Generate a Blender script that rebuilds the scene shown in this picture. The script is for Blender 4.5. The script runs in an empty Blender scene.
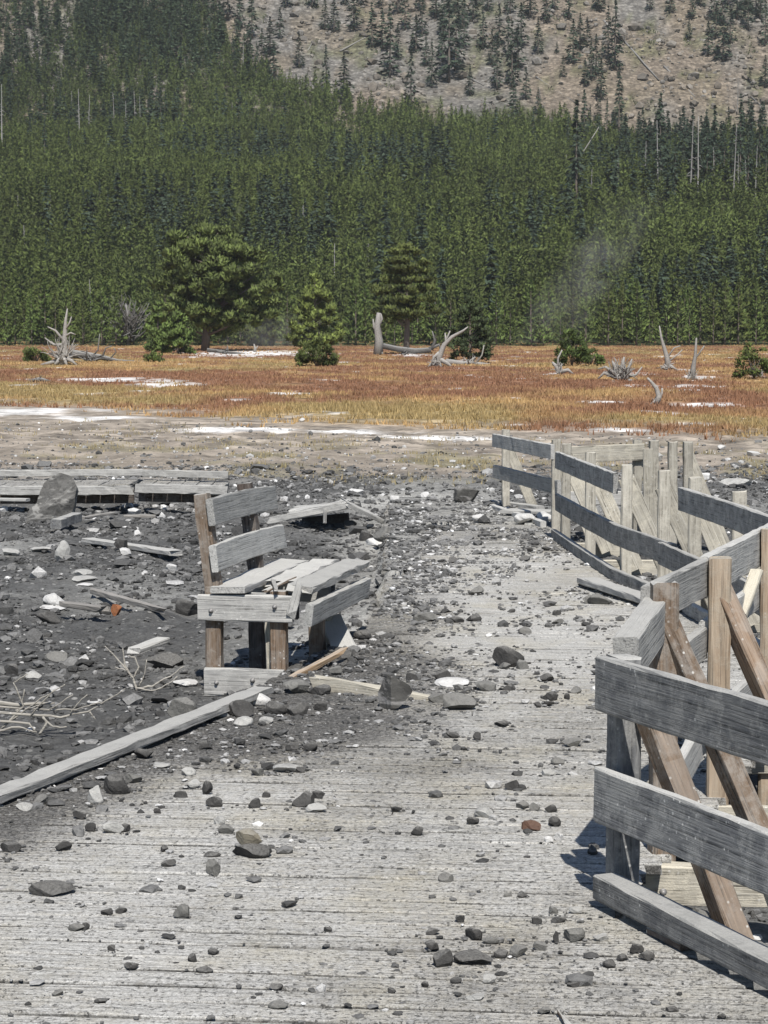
import bpy, bmesh, math, random
import numpy as np
from mathutils import Vector, Matrix, Quaternion
random.seed(7)
RNG = np.random.default_rng(11)
SC = bpy.context.scene
COL = SC.collection
R = math.radians

# ------------------------------------------------------------------ camera maths
F, CX, CY, CAMZ = 2200.0, 384.0, 512.0, 1.8
TH = math.atan(162.0 / F)
FWD = np.array([0, math.cos(TH), -math.sin(TH)])
UPV = np.array([0, math.sin(TH), math.cos(TH)])

def ray(px, py):
    d = FWD + UPV * ((CY - py) / F)
    d = d + np.array([(px - CX) / F, 0, 0])
    return d

def W(px, py, Y):                      # point seen at (px,py) at depth Y
    d = ray(px, py); t = Y / d[1]
    return Vector((d[0] * t, Y, CAMZ + d[2] * t))

def P(px, py, z=0.0):                  # point seen at (px,py) on the level z
    d = ray(px, py); t = (z - CAMZ) / d[2]
    return Vector((d[0] * t, d[1] * t, z))

def proj(x, y, z):
    v = np.stack([x, y, z - CAMZ], -1)
    dep = v @ FWD
    return CX + F * v[..., 0] / dep, CY - F * (v @ UPV) / dep

# ------------------------------------------------------------------ noise (vectorised)
def _hash(i, j, s):
    n = (i * 374761393 + j * 668265263 + s * 974634777) & 0xFFFFFFFF
    n = ((n ^ (n >> 13)) * 1274126177) & 0xFFFFFFFF
    n = ((n ^ (n >> 16)) * 2246822519) & 0xFFFFFFFF
    return ((n ^ (n >> 15)) & 0xFFFFFF) / float(0xFFFFFF)

def vnoise(x, y, s=0):
    x = np.asarray(x, float); y = np.asarray(y, float)
    i = np.floor(x).astype(np.int64); j = np.floor(y).astype(np.int64)
    fx = x - i; fy = y - j
    fx = fx * fx * (3 - 2 * fx); fy = fy * fy * (3 - 2 * fy)
    a = _hash(i, j, s); b = _hash(i + 1, j, s); c = _hash(i, j + 1, s); d = _hash(i + 1, j + 1, s)
    return a + (b - a) * fx + (c - a) * fy + (a - b - c + d) * fx * fy

def fbm(x, y, s=0, o=4, g=0.5):
    t = 0; amp = 1; tot = 0
    for k in range(o):
        t = t + amp * vnoise(x * 2 ** k + 17.3 * k, y * 2 ** k - 9.1 * k, s + k)
        tot += amp; amp *= g
    return t / tot

def sstep(a, b, x):
    t = np.clip((x - a) / (b - a), 0, 1)
    return t * t * (3 - 2 * t)

# ------------------------------------------------------------------ terrain
DECK_L = ([0, 3, 8.8, 11.5, 14.5, 16, 26], [-3.2, -3.0, -1.56, -0.72, -0.10, 0.0, 0.05])
DECK_R = ([0, 3, 7.0, 7.25, 8.8, 10.2, 12.4, 15.3, 17, 21, 22.6, 26], [3.4, 2.3, 0.74, 0.82, 1.36, 1.82, 2.26, 2.18, 1.98, 1.72, 1.75, 1.5])

def gz(x, y):
    x = np.asarray(x, float); y = np.asarray(y, float)
    z = np.interp(y, [-30, 20, 32, 45, 60, 100, 150, 220, 300, 330], [-.16, -.16, -.26, -.2, -.05, .27, .8, 1.55, 2.3, 3.5])
    slope = 3.5 + .185 * (y - 330) + .40 * np.clip(y - 632, 0, None)
    z = np.where(y > 330, slope, z)
    m = sstep(320, 460, y)
    z = z + m * (fbm(x / 95, y / 95, 40, 3) - .5) * 16 + m * (fbm(x / 22, y / 30, 44, 2) - .5) * 3.0
    rock = sstep(625, 690, y)
    z = z + rock * (fbm(x / 9, y / 9, 50, 3) - .5) * 3.5
    near = 1 - sstep(45, 75, y)
    z = z + near * ((fbm(x / 1.9, y / 1.9, 3, 3) - .5) * .16 + (fbm(x / .35, y / .35, 6, 3) - .5) * .11 + (fbm(x / .13, y / .13, 7, 2) - .5) * .035)
    z = z + (1 - m) * sstep(45, 75, y) * (fbm(x / 6, y / 6, 8, 3) - .5) * .25
    # keep the ground clear of the boardwalk, and let mud spill over its far end
    l = np.interp(y, *DECK_L); r = np.interp(y, *DECK_R)
    inn = sstep(-.10, .05, x - l) * sstep(-.25, .02, r - x) * (y < 26.5)
    right = sstep(.3, 0.0, r - x) * (y < 14)
    z = np.where(right > 0, z - .22 * right, z)
    spill = sstep(15, 20, y) * (1 - sstep(.0, .6, x - l + .5 * (fbm(x * 1.5, y * .9, 12, 3) - .5)))
    spill = np.maximum(spill, sstep(20.0, 25.0, y + 2.5 * (fbm(x, y * .6, 13, 3) - .5)))
    over = .022 + (fbm(x / .3, y / .3, 15, 3) - .5) * .07
    z = np.where(inn > 0, z * (1 - inn) + inn * np.where(spill > .5, over, -.34), z)
    # hollow under the far broken boardwalk
    far = sstep(28.2, 28.7, y) * (1 - sstep(30.8, 31.6, y)) * (1 - sstep(-2.6, -1.9, x))
    z = z - .16 * far - .10 * sstep(25.0, 27.5, y) * (1 - sstep(28.2, 28.7, y)) * (1 - sstep(-2.6, -1.9, x))
    return z

_TS = np.concatenate([np.linspace(4, 60, 2500), np.geomspace(60, 1400, 4000)])
def hit(px, py):
    d = ray(px, py)
    x = d[0] / d[1] * _TS; z = CAMZ + d[2] / d[1] * _TS
    k = np.argmax(z < gz(x, _TS))
    if k == 0: k = len(_TS) - 1
    return Vector((x[k], _TS[k], float(gz(x[k], _TS[k]))))

# ------------------------------------------------------------------ mesh helpers
def np_mesh(name, V, faces, mats, cols=None, smooth=False, mi=None, nrm=None):
    """faces: list of int arrays (n,k)"""
    me = bpy.data.meshes.new(name)
    V = np.asarray(V, np.float32)
    me.vertices.add(len(V)); me.vertices.foreach_set('co', V.ravel())
    faces = [np.asarray(f, np.int32) for f in faces if len(f)]
    tot = np.concatenate([np.full(len(f), f.shape[1], np.int32) for f in faces])
    start = np.concatenate([[0], np.cumsum(tot)[:-1]]).astype(np.int32)
    li = np.concatenate([f.ravel() for f in faces])
    me.loops.add(len(li)); me.loops.foreach_set('vertex_index', li)
    me.polygons.add(len(tot)); me.polygons.foreach_set('loop_start', start)
    if mi is not None: me.polygons.foreach_set('material_index', np.asarray(mi, np.int32))
    me.polygons.foreach_set('use_smooth', np.full(len(tot), smooth, bool))
    for m in (mats if isinstance(mats, (list, tuple)) else [mats]): me.materials.append(m)
    if cols is not None:
        a = me.attributes.new('Col', 'FLOAT_COLOR', 'POINT')
        c = np.ones((len(V), 4), np.float32); c[:, :cols.shape[1]] = cols
        a.data.foreach_set('color', c.ravel())
    if nrm is not None:
        a = me.attributes.new('Crown', 'FLOAT_VECTOR', 'POINT'); a.data.foreach_set('vector', np.asarray(nrm, np.float32).ravel())
    me.update(); me.validate()
    return me

def link(name, me, parent=None, M=None):
    o = bpy.data.objects.new(name, me); COL.objects.link(o)
    if M is None: M = Matrix.Identity(4)
    if parent is not None:
        o.parent = parent
        w = parent
        T = Matrix.Identity(4)
        while w is not None:
            T = w.matrix_basis @ T; w = w.parent
        o.matrix_basis = T.inverted() @ M
    else:
        o.matrix_basis = M
    return o

def tag(o, label=None, cat=None, group=None, kind=None):
    if label: o['label'] = label
    if cat: o['category'] = cat
    if group: o['group'] = group
    if kind: o['kind'] = kind
    return o

def thing(name, label, cat, loc, group=None):
    o = bpy.data.objects.new(name, None); COL.objects.link(o)
    o.location = loc; o.matrix_basis = Matrix.Translation(Vector(loc)); o.empty_display_size = .1
    return tag(o, label, cat, group)

_BS = [0]
def board_arrays(L, w, t, n=None, ch=.006, jit=.0015, broken=(0, 0), bow=0.0, rng=None, taper=None):
    rng = rng or RNG
    n = n or max(3, int(L / .12))
    ch = min(ch, w * .2, t * .2)
    a, b = t / 2, w / 2
    sec = np.array([[-a, -b + ch], [-a + ch, -b], [a - ch, -b], [a, -b + ch], [a, b - ch], [a - ch, b], [-a + ch, b], [-a, b - ch]])
    xs = np.linspace(-L / 2, L / 2, n + 1)
    V = np.zeros((n + 1, 8, 3))
    V[:, :, 0] = xs[:, None]
    sc = np.ones(n + 1) if taper is None else np.interp(np.linspace(0, 1, n + 1), [0, 1], taper)
    V[:, :, 1] = sec[None, :, 0] + rng.normal(0, jit, (n + 1, 8))
    V[:, :, 2] = sec[None, :, 1] * sc[:, None] + rng.normal(0, jit, (n + 1, 8))
    V[:, :, 2] += (bow * (1 - (2 * xs / L) ** 2))[:, None]
    V[:, :, 0] += rng.normal(0, .002, (n + 1, 8)) * 0
    for e, k in ((0, broken[0]), (n, broken[1])):
        if k: V[e, :, 0] += rng.uniform(-k, k, 8)
        else: V[e, :, 0] += rng.uniform(-.003, .003, 8)
    V = V.reshape(-1, 3)
    q = []
    for i in range(n):
        for k in range(8):
            k2 = (k + 1) % 8
            q.append((i * 8 + k, i * 8 + k2, (i + 1) * 8 + k2, (i + 1) * 8 + k))
    caps = [list(range(7, -1, -1)), [n * 8 + k for k in range(8)]]
    return V, np.array(q), np.array(caps)

def frame(A, B, up):
    x = (B - A).normalized()
    u = Vector(up); z = (u - x * u.dot(x))
    if z.length < 1e-4: z = Vector((0, 1, 0)) - x * x.y
    z.normalize(); y = z.cross(x)
    M = Matrix((x, y, z)).transposed().to_4x4()
    M.translation = (A + B) / 2
    return M

def board(name, A, B, w, t, mat, parent=None, up=(0, 0, 1), **kw):
    A = Vector(A); B = Vector(B)
    V, q, c = board_arrays((B - A).length, w, t, **kw)
    me = np_mesh(name, V, [q, c], mat)
    return link(name, me, parent, frame(A, B, up))

def tube_arrays(pts, rad, sides=6):
    pts = [Vector(p) for p in pts]; V = []; q = []
    prev = None
    for i, p in enumerate(pts):
        d = (pts[min(i + 1, len(pts) - 1)] - pts[max(i - 1, 0)]).normalized()
        if prev is None:
            s = d.orthogonal().normalized()
        else:
            s = (prev - d * prev.dot(d))
            s = s.normalized() if s.length > 1e-5 else d.orthogonal().normalized()
        prev = s; t = d.cross(s)
        for k in range(sides):
            a = 2 * math.pi * k / sides
            V.append(p + (s * math.cos(a) + t * math.sin(a)) * rad[i])
    for i in range(len(pts) - 1):
        for k in range(sides):
            k2 = (k + 1) % sides
            q.append((i * sides + k, i * sides + k2, (i + 1) * sides + k2, (i + 1) * sides + k))
    n = len(pts) - 1
    caps = [list(range(sides - 1, -1, -1)), [n * sides + k for k in range(sides)]]
    return np.array([tuple(v) for v in V]), np.array(q), np.array(caps)

def merge(parts):
    V = []; fs = {}
    off = 0
    for p in parts:
        V.append(p[0])
        for f in p[1:]:
            if len(f): fs.setdefault(f.shape[1], []).append(f + off)
        off += len(p[0])
    return np.concatenate(V), [np.concatenate(v) for v in fs.values()]

def tubes(name, chains, mat, parent=None, sides=6, M=None):
    V, fs = merge([tube_arrays(p, r, sides) for p, r in chains])
    return link(name, np_mesh(name, V, fs, mat, smooth=True), parent, M)

def ico(sub):
    bm = bmesh.new(); bmesh.ops.create_icosphere(bm, subdivisions=sub, radius=1)
    V = np.array([v.co[:] for v in bm.verts]); Fc = np.array([[v.index for v in f.verts] for f in bm.faces]); bm.free()
    return V, Fc
ICO = {k: ico(k) for k in (1, 2, 4)}

def rock_verts(rng, sub, cuts=11, lo=.5, hi=.92, noise=.02):
    V = ICO[sub][0].copy()
    for _ in range(cuts):
        n = rng.normal(size=3); n /= np.linalg.norm(n)
        d = rng.uniform(lo, hi)
        V -= np.clip(V @ n - d, 0, None)[:, None] * n
    V += rng.normal(0, noise, V.shape) if sub < 3 else 0
    if sub >= 3:
        s = int(rng.integers(1000))
        b = fbm(V[:, 0] * 3 + V[:, 2] * 2.1, V[:, 1] * 3 - V[:, 2] * 1.7, s, 4) - .5
        V *= (1 + .16 * b)[:, None]
    lo_, hi_ = V.min(0), V.max(0)
    return (V - (lo_ + hi_) / 2) / ((hi_ - lo_) / 2)

# ------------------------------------------------------------------ materials
def newmat(name, rough=.9):
    m = bpy.data.materials.new(name); m.use_nodes = True
    nt = m.node_tree; b = nt.nodes['Principled BSDF']
    b.inputs['Roughness'].default_value = rough
    b.inputs['Specular IOR Level'].default_value = .2
    return m, nt, b

def nd(nt, typ, **kw):
    n = nt.nodes.new(typ)
    for k, v in kw.items(): setattr(n, k, v)
    return n

def lk(nt, a, b): nt.links.new(a, b)

def mixc(nt, fac, a, b, mode='MIX'):
    n = nd(nt, 'ShaderNodeMix', data_type='RGBA', blend_type=mode)
    for s, v in ((n.inputs[0], fac), (n.inputs[6], a), (n.inputs[7], b)):
        if isinstance(v, (int, float)): s.default_value = v
        elif isinstance(v, (tuple, list)): s.default_value = (*v, 1) if len(v) == 3 else v
        else: lk(nt, v, s)
    return n.outputs[2]

def ramp(nt, fac, stops):
    n = nd(nt, 'ShaderNodeValToRGB'); e = n.color_ramp.elements
    while len(e) < len(stops): e.new(.5)
    for k, (p, c) in enumerate(stops):
        e[k].position = p; e[k].color = (c, c, c, 1) if isinstance(c, (int, float)) else (*c, 1)
    lk(nt, fac, n.inputs[0]); return n.outputs[0]

def math_(nt, op, a, b=None, clamp=False):
    n = nd(nt, 'ShaderNodeMath', operation=op, use_clamp=clamp)
    for s, v in zip(n.inputs, (a, b)):
        if v is None: continue
        if isinstance(v, (int, float)): s.default_value = v
        else: lk(nt, v, s)
    return n.outputs[0]

def noise(nt, vec, scale, detail=4, rough=.6, dist=0):
    n = nd(nt, 'ShaderNodeTexNoise'); n.inputs['Scale'].default_value = scale
    n.inputs['Detail'].default_value = detail; n.inputs['Roughness'].default_value = rough
    n.inputs['Distortion'].default_value = dist
    if vec is not None: lk(nt, vec, n.inputs['Vector'])
    return n.outputs['Fac']

def bump(nt, bsdf, h, strength, dist):
    n = nd(nt, 'ShaderNodeBump'); n.inputs['Strength'].default_value = strength; n.inputs['Distance'].default_value = dist
    lk(nt, h, n.inputs['Height']); lk(nt, n.outputs[0], bsdf.inputs['Normal'])

def objvec(nt, scale=(1, 1, 1), rnd=True):
    tc = nd(nt, 'ShaderNodeTexCoord'); mp = nd(nt, 'ShaderNodeMapping')
    mp.inputs['Scale'].default_value = scale
    if rnd:
        oi = nd(nt, 'ShaderNodeObjectInfo')
        ad = nd(nt, 'ShaderNodeVectorMath', operation='ADD')
        mul = math_(nt, 'MULTIPLY', oi.outputs['Random'], 37.0)
        lk(nt, tc.outputs['Object'], ad.inputs[0]); lk(nt, mul, ad.inputs[1])
        lk(nt, ad.outputs[0], mp.inputs['Vector'])
    else:
        lk(nt, tc.outputs['Object'], mp.inputs['Vector'])
    return mp.outputs[0]

ASH = (.50, .49, .46)
def wood(name, dark, light, ash=.35, top=.9, ashc=ASH, cut=None):
    m, nt, b = newmat(name, .88)
    g = noise(nt, objvec(nt, (1.6, 22, 22)), 1.6, 5, .65, .8)
    g2 = noise(nt, objvec(nt, (1.0, 70, 70)), 2.0, 3, .6)
    col = mixc(nt, ramp(nt, g, [(.3, 0.0), (.72, 1.0)]), dark, light)
    col = mixc(nt, ramp(nt, g2, [(.32, .9), (.47, 0.0)]), col, tuple(c * .3 for c in dark))
    ck = noise(nt, objvec(nt, (.7, 34, 34)), 1.3, 2, .5, .3)
    col = mixc(nt, ramp(nt, ck, [(.26, .95), (.31, 0.0)]), col, (.02, .018, .016))
    # rings of a knot
    # ash: spatter everywhere, a coat on upward faces
    sp = noise(nt, objvec(nt, (1, 1, 1)), 9, 6, .75)
    sp2 = noise(nt, objvec(nt, (5, 30, 30)), 1.0, 4, .7)
    geo = nd(nt, 'ShaderNodeNewGeometry'); sx = nd(nt, 'ShaderNodeSeparateXYZ'); lk(nt, geo.outputs['Normal'], sx.inputs[0])
    up = math_(nt, 'MULTIPLY', ramp(nt, sx.outputs['Z'], [(.35, 0.0), (.75, 1.0)]), top)
    upn = math_(nt, 'MULTIPLY', up, ramp(nt, sp, [(.25, .45), (.5, 1.0)]))
    a1 = math_(nt, 'MULTIPLY', ramp(nt, sp, [(.44, 0.0), (.58, 1.0)]), ash)
    a2 = math_(nt, 'MULTIPLY', ramp(nt, sp2, [(.45, 0.0), (.62, 1.0)]), ash * .6)
    fac = math_(nt, 'MAXIMUM', math_(nt, 'MAXIMUM', a1, a2), upn)
    fine = noise(nt, objvec(nt), 160, 2, .6)
    ac = mixc(nt, fine, tuple(c * .72 for c in ashc), tuple(min(c * 1.15, .8) for c in ashc))
    col = mixc(nt, fac, col, ac)
    # tiny white flecks of dried mud
    vo = nd(nt, 'ShaderNodeTexVoronoi'); vo.inputs['Scale'].default_value = 34; lk(nt, objvec(nt), vo.inputs['Vector'])
    fl = math_(nt, 'MULTIPLY', ramp(nt, vo.outputs['Distance'], [(.10, 1.0), (.2, 0.0)]), ramp(nt, noise(nt, objvec(nt), 5, 3), [(.5, 0.0), (.62, .8)]))
    col = mixc(nt, fl, col, (.6, .59, .56))
    oi = nd(nt, 'ShaderNodeObjectInfo')
    v = math_(nt, 'ADD', math_(nt, 'MULTIPLY', oi.outputs['Random'], .36), .82)
    hv = nd(nt, 'ShaderNodeHueSaturation'); lk(nt, v, hv.inputs['Value']); lk(nt, col, hv.inputs['Color'])
    lk(nt, hv.outputs[0], b.inputs['Base Color'])
    h = math_(nt, 'ADD', math_(nt, 'MULTIPLY', g, .6), math_(nt, 'MULTIPLY', g2, .5))
    h = math_(nt, 'ADD', h, math_(nt, 'MULTIPLY', math_(nt, 'MULTIPLY', fine, fac), .5))
    bump(nt, b, h, .9, .008)
    return m

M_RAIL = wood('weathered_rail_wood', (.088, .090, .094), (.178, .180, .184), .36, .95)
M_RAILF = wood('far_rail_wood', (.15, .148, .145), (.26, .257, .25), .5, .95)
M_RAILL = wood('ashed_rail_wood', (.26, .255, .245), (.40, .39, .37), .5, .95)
M_POST = wood('ashed_post_wood', (.235, .215, .18), (.43, .405, .35), .6, .95, (.52, .49, .42))
M_TAN = wood('tan_ashed_wood', (.245, .225, .185), (.44, .415, .36), .6, .95, (.55, .51, .42))
M_RUST = wood('bare_brown_wood', (.095, .066, .046), (.205, .150, .106), .3, .95)
M_BARE = wood('bare_orange_wood', (.115, .078, .052), (.28, .20, .14), .25, .95)
M_PALE = wood('fresh_split_wood', (.42, .27, .15), (.62, .45, .28), .15, .5)
M_CUT = wood('pale_cut_wood', (.29, .215, .15), (.54, .43, .32), .35, .9, (.52, .48, .40))
M_BENCH = wood('bench_slat_wood', (.25, .25, .24), (.38, .375, .36), .3, .9)
M_DARKW = wood('dark_brown_wood', (.05, .04, .035), (.12, .095, .08), .15, .9)
M_DEAD = wood('bleached_dead_wood', (.15, .138, .125), (.37, .35, .32), .1, .3, (.5, .48, .45))
M_SNAG = wood('silver_dead_wood', (.18, .17, .16), (.36, .345, .325), .1, .2, (.5, .48, .45))
M_DEADD = wood('charred_dead_wood', (.05, .047, .045), (.16, .15, .14), .1, .4)

def m_deck():
    m, nt, b = newmat('ash_dusted_deck', .93)
    at = nd(nt, 'ShaderNodeAttribute', attribute_name='Col')
    sp = nd(nt, 'ShaderNodeSeparateColor'); lk(nt, at.outputs['Color'], sp.inputs[0])
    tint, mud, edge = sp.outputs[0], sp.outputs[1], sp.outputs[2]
    tc = nd(nt, 'ShaderNodeTexCoord')
    off = nd(nt, 'ShaderNodeCombineXYZ'); lk(nt, math_(nt, 'MULTIPLY', tint, 91.0), off.inputs[2]); lk(nt, math_(nt, 'MULTIPLY', tint, 57.0), off.inputs[0])
    ad = nd(nt, 'ShaderNodeVectorMath', operation='ADD'); lk(nt, tc.outputs['Object'], ad.inputs[0]); lk(nt, off.outputs[0], ad.inputs[1])
    def mp(v, s):
        q = nd(nt, 'ShaderNodeMapping'); q.inputs['Scale'].default_value = s; lk(nt, v, q.inputs[0]); return q.outputs[0]
    g = noise(nt, mp(ad.outputs[0], (2.2, 26, 1)), 1.5, 5, .7, .5)
    g2 = noise(nt, mp(ad.outputs[0], (2.5, 80, 1)), 1.2, 3, .65)
    big = noise(nt, mp(tc.outputs['Object'], (.8, .35, 1)), 1.4, 5, .62)
    mid = noise(nt, mp(tc.outputs['Object'], (1.2, .8, 1)), 5.0, 6, .7)
    fine = noise(nt, tc.outputs['Object'], 90, 4, .75)
    grit = noise(nt, tc.outputs['Object'], 260, 2, .6)
    w = mixc(nt, g, (.21, .19, .15), (.54, .50, .42))
    w = mixc(nt, ramp(nt, g2, [(.3, .8), (.46, 0.0)]), w, (.09, .085, .07))
    tv = math_(nt, 'ADD', math_(nt, 'MULTIPLY', tint, .32), .84)
    w = mixc(nt, 1.0, w, tv, 'MULTIPLY')
    mot = noise(nt, mp(tc.outputs['Object'], (1, .8, 1)), 22, 6, .78)
    crumb = noise(nt, tc.outputs['Object'], 48, 5, .8)
    dustc = mixc(nt, ramp(nt, fine, [(.3, 0.0), (.7, 1.0)]), (.30, .289, .268), (.75, .738, .70))
    df = ramp(nt, math_(nt, 'ADD', math_(nt, 'MULTIPLY', big, .45), math_(nt, 'SUBTRACT', math_(nt, 'MULTIPLY', mot, .55), math_(nt, 'MULTIPLY', mud, .12))), [(.33, .08), (.52, .98)])
    col = mixc(nt, df, w, dustc)
    yel = noise(nt, mp(tc.outputs['Object'], (1, .6, 1)), 2.3, 3)
    col = mixc(nt, ramp(nt, yel, [(.5, 0.0), (.72, .42)]), col, (.46, .41, .29))
    st = noise(nt, mp(ad.outputs[0], (1.6, 70, 1)), 1.4, 4, .7)
    col = mixc(nt, 1.0, col, ramp(nt, st, [(.36, .55), (.5, 1.0), (.66, 1.14)]), 'MULTIPLY')
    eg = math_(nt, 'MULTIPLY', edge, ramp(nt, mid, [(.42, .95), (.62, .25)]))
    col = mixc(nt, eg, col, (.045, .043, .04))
    mf = ramp(nt, math_(nt, 'ADD', math_(nt, 'ADD', math_(nt, 'MULTIPLY', mid, .5), math_(nt, 'MULTIPLY', mot, .45)), math_(nt, 'MULTIPLY', mud, .60)), [(.58, 0.0), (.86, .92)])
    mudc = mixc(nt, ramp(nt, fine, [(.3, 0.0), (.7, 1.0)]), (.055, .053, .05), (.25, .24, .225))
    col = mixc(nt, mf, col, mudc)
    cr = ramp(nt, math_(nt, 'ADD', crumb, math_(nt, 'MULTIPLY', mud, .10)), [(.575, 0.0), (.66, .85)])
    col = mixc(nt, cr, col, (.10, .097, .09))
    sg = math_(nt, 'MULTIPLY', ramp(nt, grit, [(.56, 0.0), (.66, 1.0)]), .6)
    col = mixc(nt, sg, col, (.11, .105, .10))
    sw = math_(nt, 'MULTIPLY', ramp(nt, noise(nt, tc.outputs['Object'], 120, 3, .7), [(.60, 0.0), (.68, 1.0)]), .6)
    col = mixc(nt, sw, col, (.74, .73, .71))
    lk(nt, col, b.inputs['Base Color'])
    h = math_(nt, 'ADD', math_(nt, 'MULTIPLY', g, .35), math_(nt, 'MULTIPLY', g2, .45))
    h = math_(nt, 'ADD', h, math_(nt, 'MULTIPLY', fine, .55)); h = math_(nt, 'ADD', h, math_(nt, 'MULTIPLY', cr, .6)); h = math_(nt, 'ADD', h, math_(nt, 'MULTIPLY', grit, .25))
    bump(nt, b, h, 1.0, .009)
    return m
M_DECK = m_deck()

def m_ground():
    m, nt, b = newmat('ground_soil', .95)
    at = nd(nt, 'ShaderNodeAttribute', attribute_name='Col')
    geo = nd(nt, 'ShaderNodeNewGeometry')
    pos = geo.outputs['Position']
    sep = nd(nt, 'ShaderNodeSeparateXYZ'); lk(nt, pos, sep.inputs[0])
    near = ramp(nt, math_(nt, 'DIVIDE', sep.outputs['Y'], 100.0), [(.30, 1.0), (.48, 0.0)])
    hill = ramp(nt, math_(nt, 'DIVIDE', sep.outputs['Y'], 1000.0), [(.33, 0.0), (.42, 1.0)])
    n1 = noise(nt, pos, 6, 7, .72); n2 = noise(nt, pos, 38, 5, .75); n3 = noise(nt, pos, 1.0, 6, .7)
    n4 = noise(nt, pos, .45, 8, .78)
    nn = mixc(nt, near, n3, math_(nt, 'ADD', math_(nt, 'MULTIPLY', n1, .5), math_(nt, 'MULTIPLY', n2, .5)))
    nn = mixc(nt, hill, nn, n4)
    v = ramp(nt, nn, [(.32, .40), (.5, 1.0), (.68, 1.9)])
    col = mixc(nt, 1.0, at.outputs['Color'], v, 'MULTIPLY')
    vo = nd(nt, 'ShaderNodeTexVoronoi'); vo.inputs['Scale'].default_value = 17; vo.inputs['Randomness'].default_value = 1
    lk(nt, pos, vo.inputs['Vector'])
    sc = nd(nt, 'ShaderNodeSeparateColor'); lk(nt, vo.outputs['Color'], sc.inputs[0])
    fl = math_(nt, 'MULTIPLY', ramp(nt, vo.outputs['Distance'], [(.22, 1.0), (.34, 0.0)]), ramp(nt, sc.outputs[0], [(.66, 0.0), (.72, 1.0)]))
    fl = math_(nt, 'MULTIPLY', fl, near)
    col = mixc(nt, math_(nt, 'MULTIPLY', fl, .75), col, mixc(nt, sc.outputs[1], (.14, .135, .125), (.5, .49, .46)))
    # broken talus on the high slope
    at2 = nd(nt, 'ShaderNodeSeparateColor'); 
    v2 = nd(nt, 'ShaderNodeTexVoronoi'); v2.inputs['Scale'].default_value = .9; lk(nt, pos, v2.inputs['Vector'])
    s2 = nd(nt, 'ShaderNodeSeparateColor'); lk(nt, v2.outputs['Color'], s2.inputs[0])
    talus = ramp(nt, math_(nt, 'DIVIDE', sep.outputs['Y'], 1000.0), [(.62, 0.0), (.65, 1.0)])
    tv = ramp(nt, s2.outputs[0], [(0.0, .55), (1.0, 1.5)])
    tv = mixc(nt, 1.0, tv, ramp(nt, v2.outputs['Distance'], [(.35, 1.0), (.75, .45)]), 'MULTIPLY')
    col = mixc(nt, math_(nt, 'MULTIPLY', talus, .55), col, mixc(nt, 1.0, col, tv, 'MULTIPLY'))
    lk(nt, col, b.inputs['Base Color'])
    hn = math_(nt, 'ADD', math_(nt, 'MULTIPLY', n1, .05), math_(nt, 'MULTIPLY', n2, .05))
    hf = math_(nt, 'MULTIPLY', n4, 1.0)
    hh = mixc(nt, hill, mixc(nt, near, math_(nt, 'MULTIPLY', n3, .2), hn), hf)
    bump(nt, b, hh, .8, 1.0)
    return m
M_GROUND = m_ground()

def m_attr(name, rough=.9, nscale=0, var=.3, bstr=0, spec=.2, objrand=0.0, crown=0.0):
    m, nt, b = newmat(name, rough)
    b.inputs['Specular IOR Level'].default_value = spec
    at = nd(nt, 'ShaderNodeAttribute', attribute_name='Col'); col = at.outputs['Color']
    if nscale:
        geo = nd(nt, 'ShaderNodeNewGeometry')
        n = noise(nt, geo.outputs['Position'], nscale, 5, .7)
        col = mixc(nt, 1.0, col, ramp(nt, n, [(.3, 1 - var), (.7, 1 + var)]), 'MULTIPLY')
        if bstr: bump(nt, b, n, .8, bstr)
    if objrand:
        oi = nd(nt, 'ShaderNodeObjectInfo')
        hv = nd(nt, 'ShaderNodeHueSaturation'); lk(nt, col, hv.inputs['Color'])
        lk(nt, math_(nt, 'ADD', math_(nt, 'MULTIPLY', oi.outputs['Random'], .03), .485), hv.inputs['Hue'])
        lk(nt, math_(nt, 'ADD', math_(nt, 'MULTIPLY', oi.outputs['Random'], objrand), 1 - objrand / 2), hv.inputs['Value'])
        col = hv.outputs[0]
    if crown:
        ca = nd(nt, 'ShaderNodeAttribute', attribute_name='Crown')
        vt = nd(nt, 'ShaderNodeVectorTransform', vector_type='NORMAL', convert_from='OBJECT', convert_to='WORLD'); lk(nt, ca.outputs['Vector'], vt.inputs[0])
        g = nd(nt, 'ShaderNodeNewGeometry')
        mv = nd(nt, 'ShaderNodeMix', data_type='VECTOR'); mv.inputs[0].default_value = crown
        lk(nt, g.outputs['Normal'], mv.inputs[4]); lk(nt, vt.outputs[0], mv.inputs[5])
        nv_ = nd(nt, 'ShaderNodeVectorMath', operation='NORMALIZE'); lk(nt, mv.outputs[1], nv_.inputs[0]); lk(nt, nv_.outputs[0], b.inputs['Normal'])
    lk(nt, col, b.inputs['Base Color'])
    return m
M_RUBBLE = m_attr('rubble_stone', .92, 60, .35, .01)
M_TALUS = m_attr('talus_stone', .95, .9, .3)
M_GRASS = m_attr('dry_meadow_grass', .85)
M_LEAF = m_attr('conifer_needles', .7, objrand=.4, spec=.25, crown=.72)
M_FOREST = m_attr('forest_needles', .7, spec=.25, crown=.70)
M_SHRUB = m_attr('shrub_leaves', .7, spec=.25)

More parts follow.
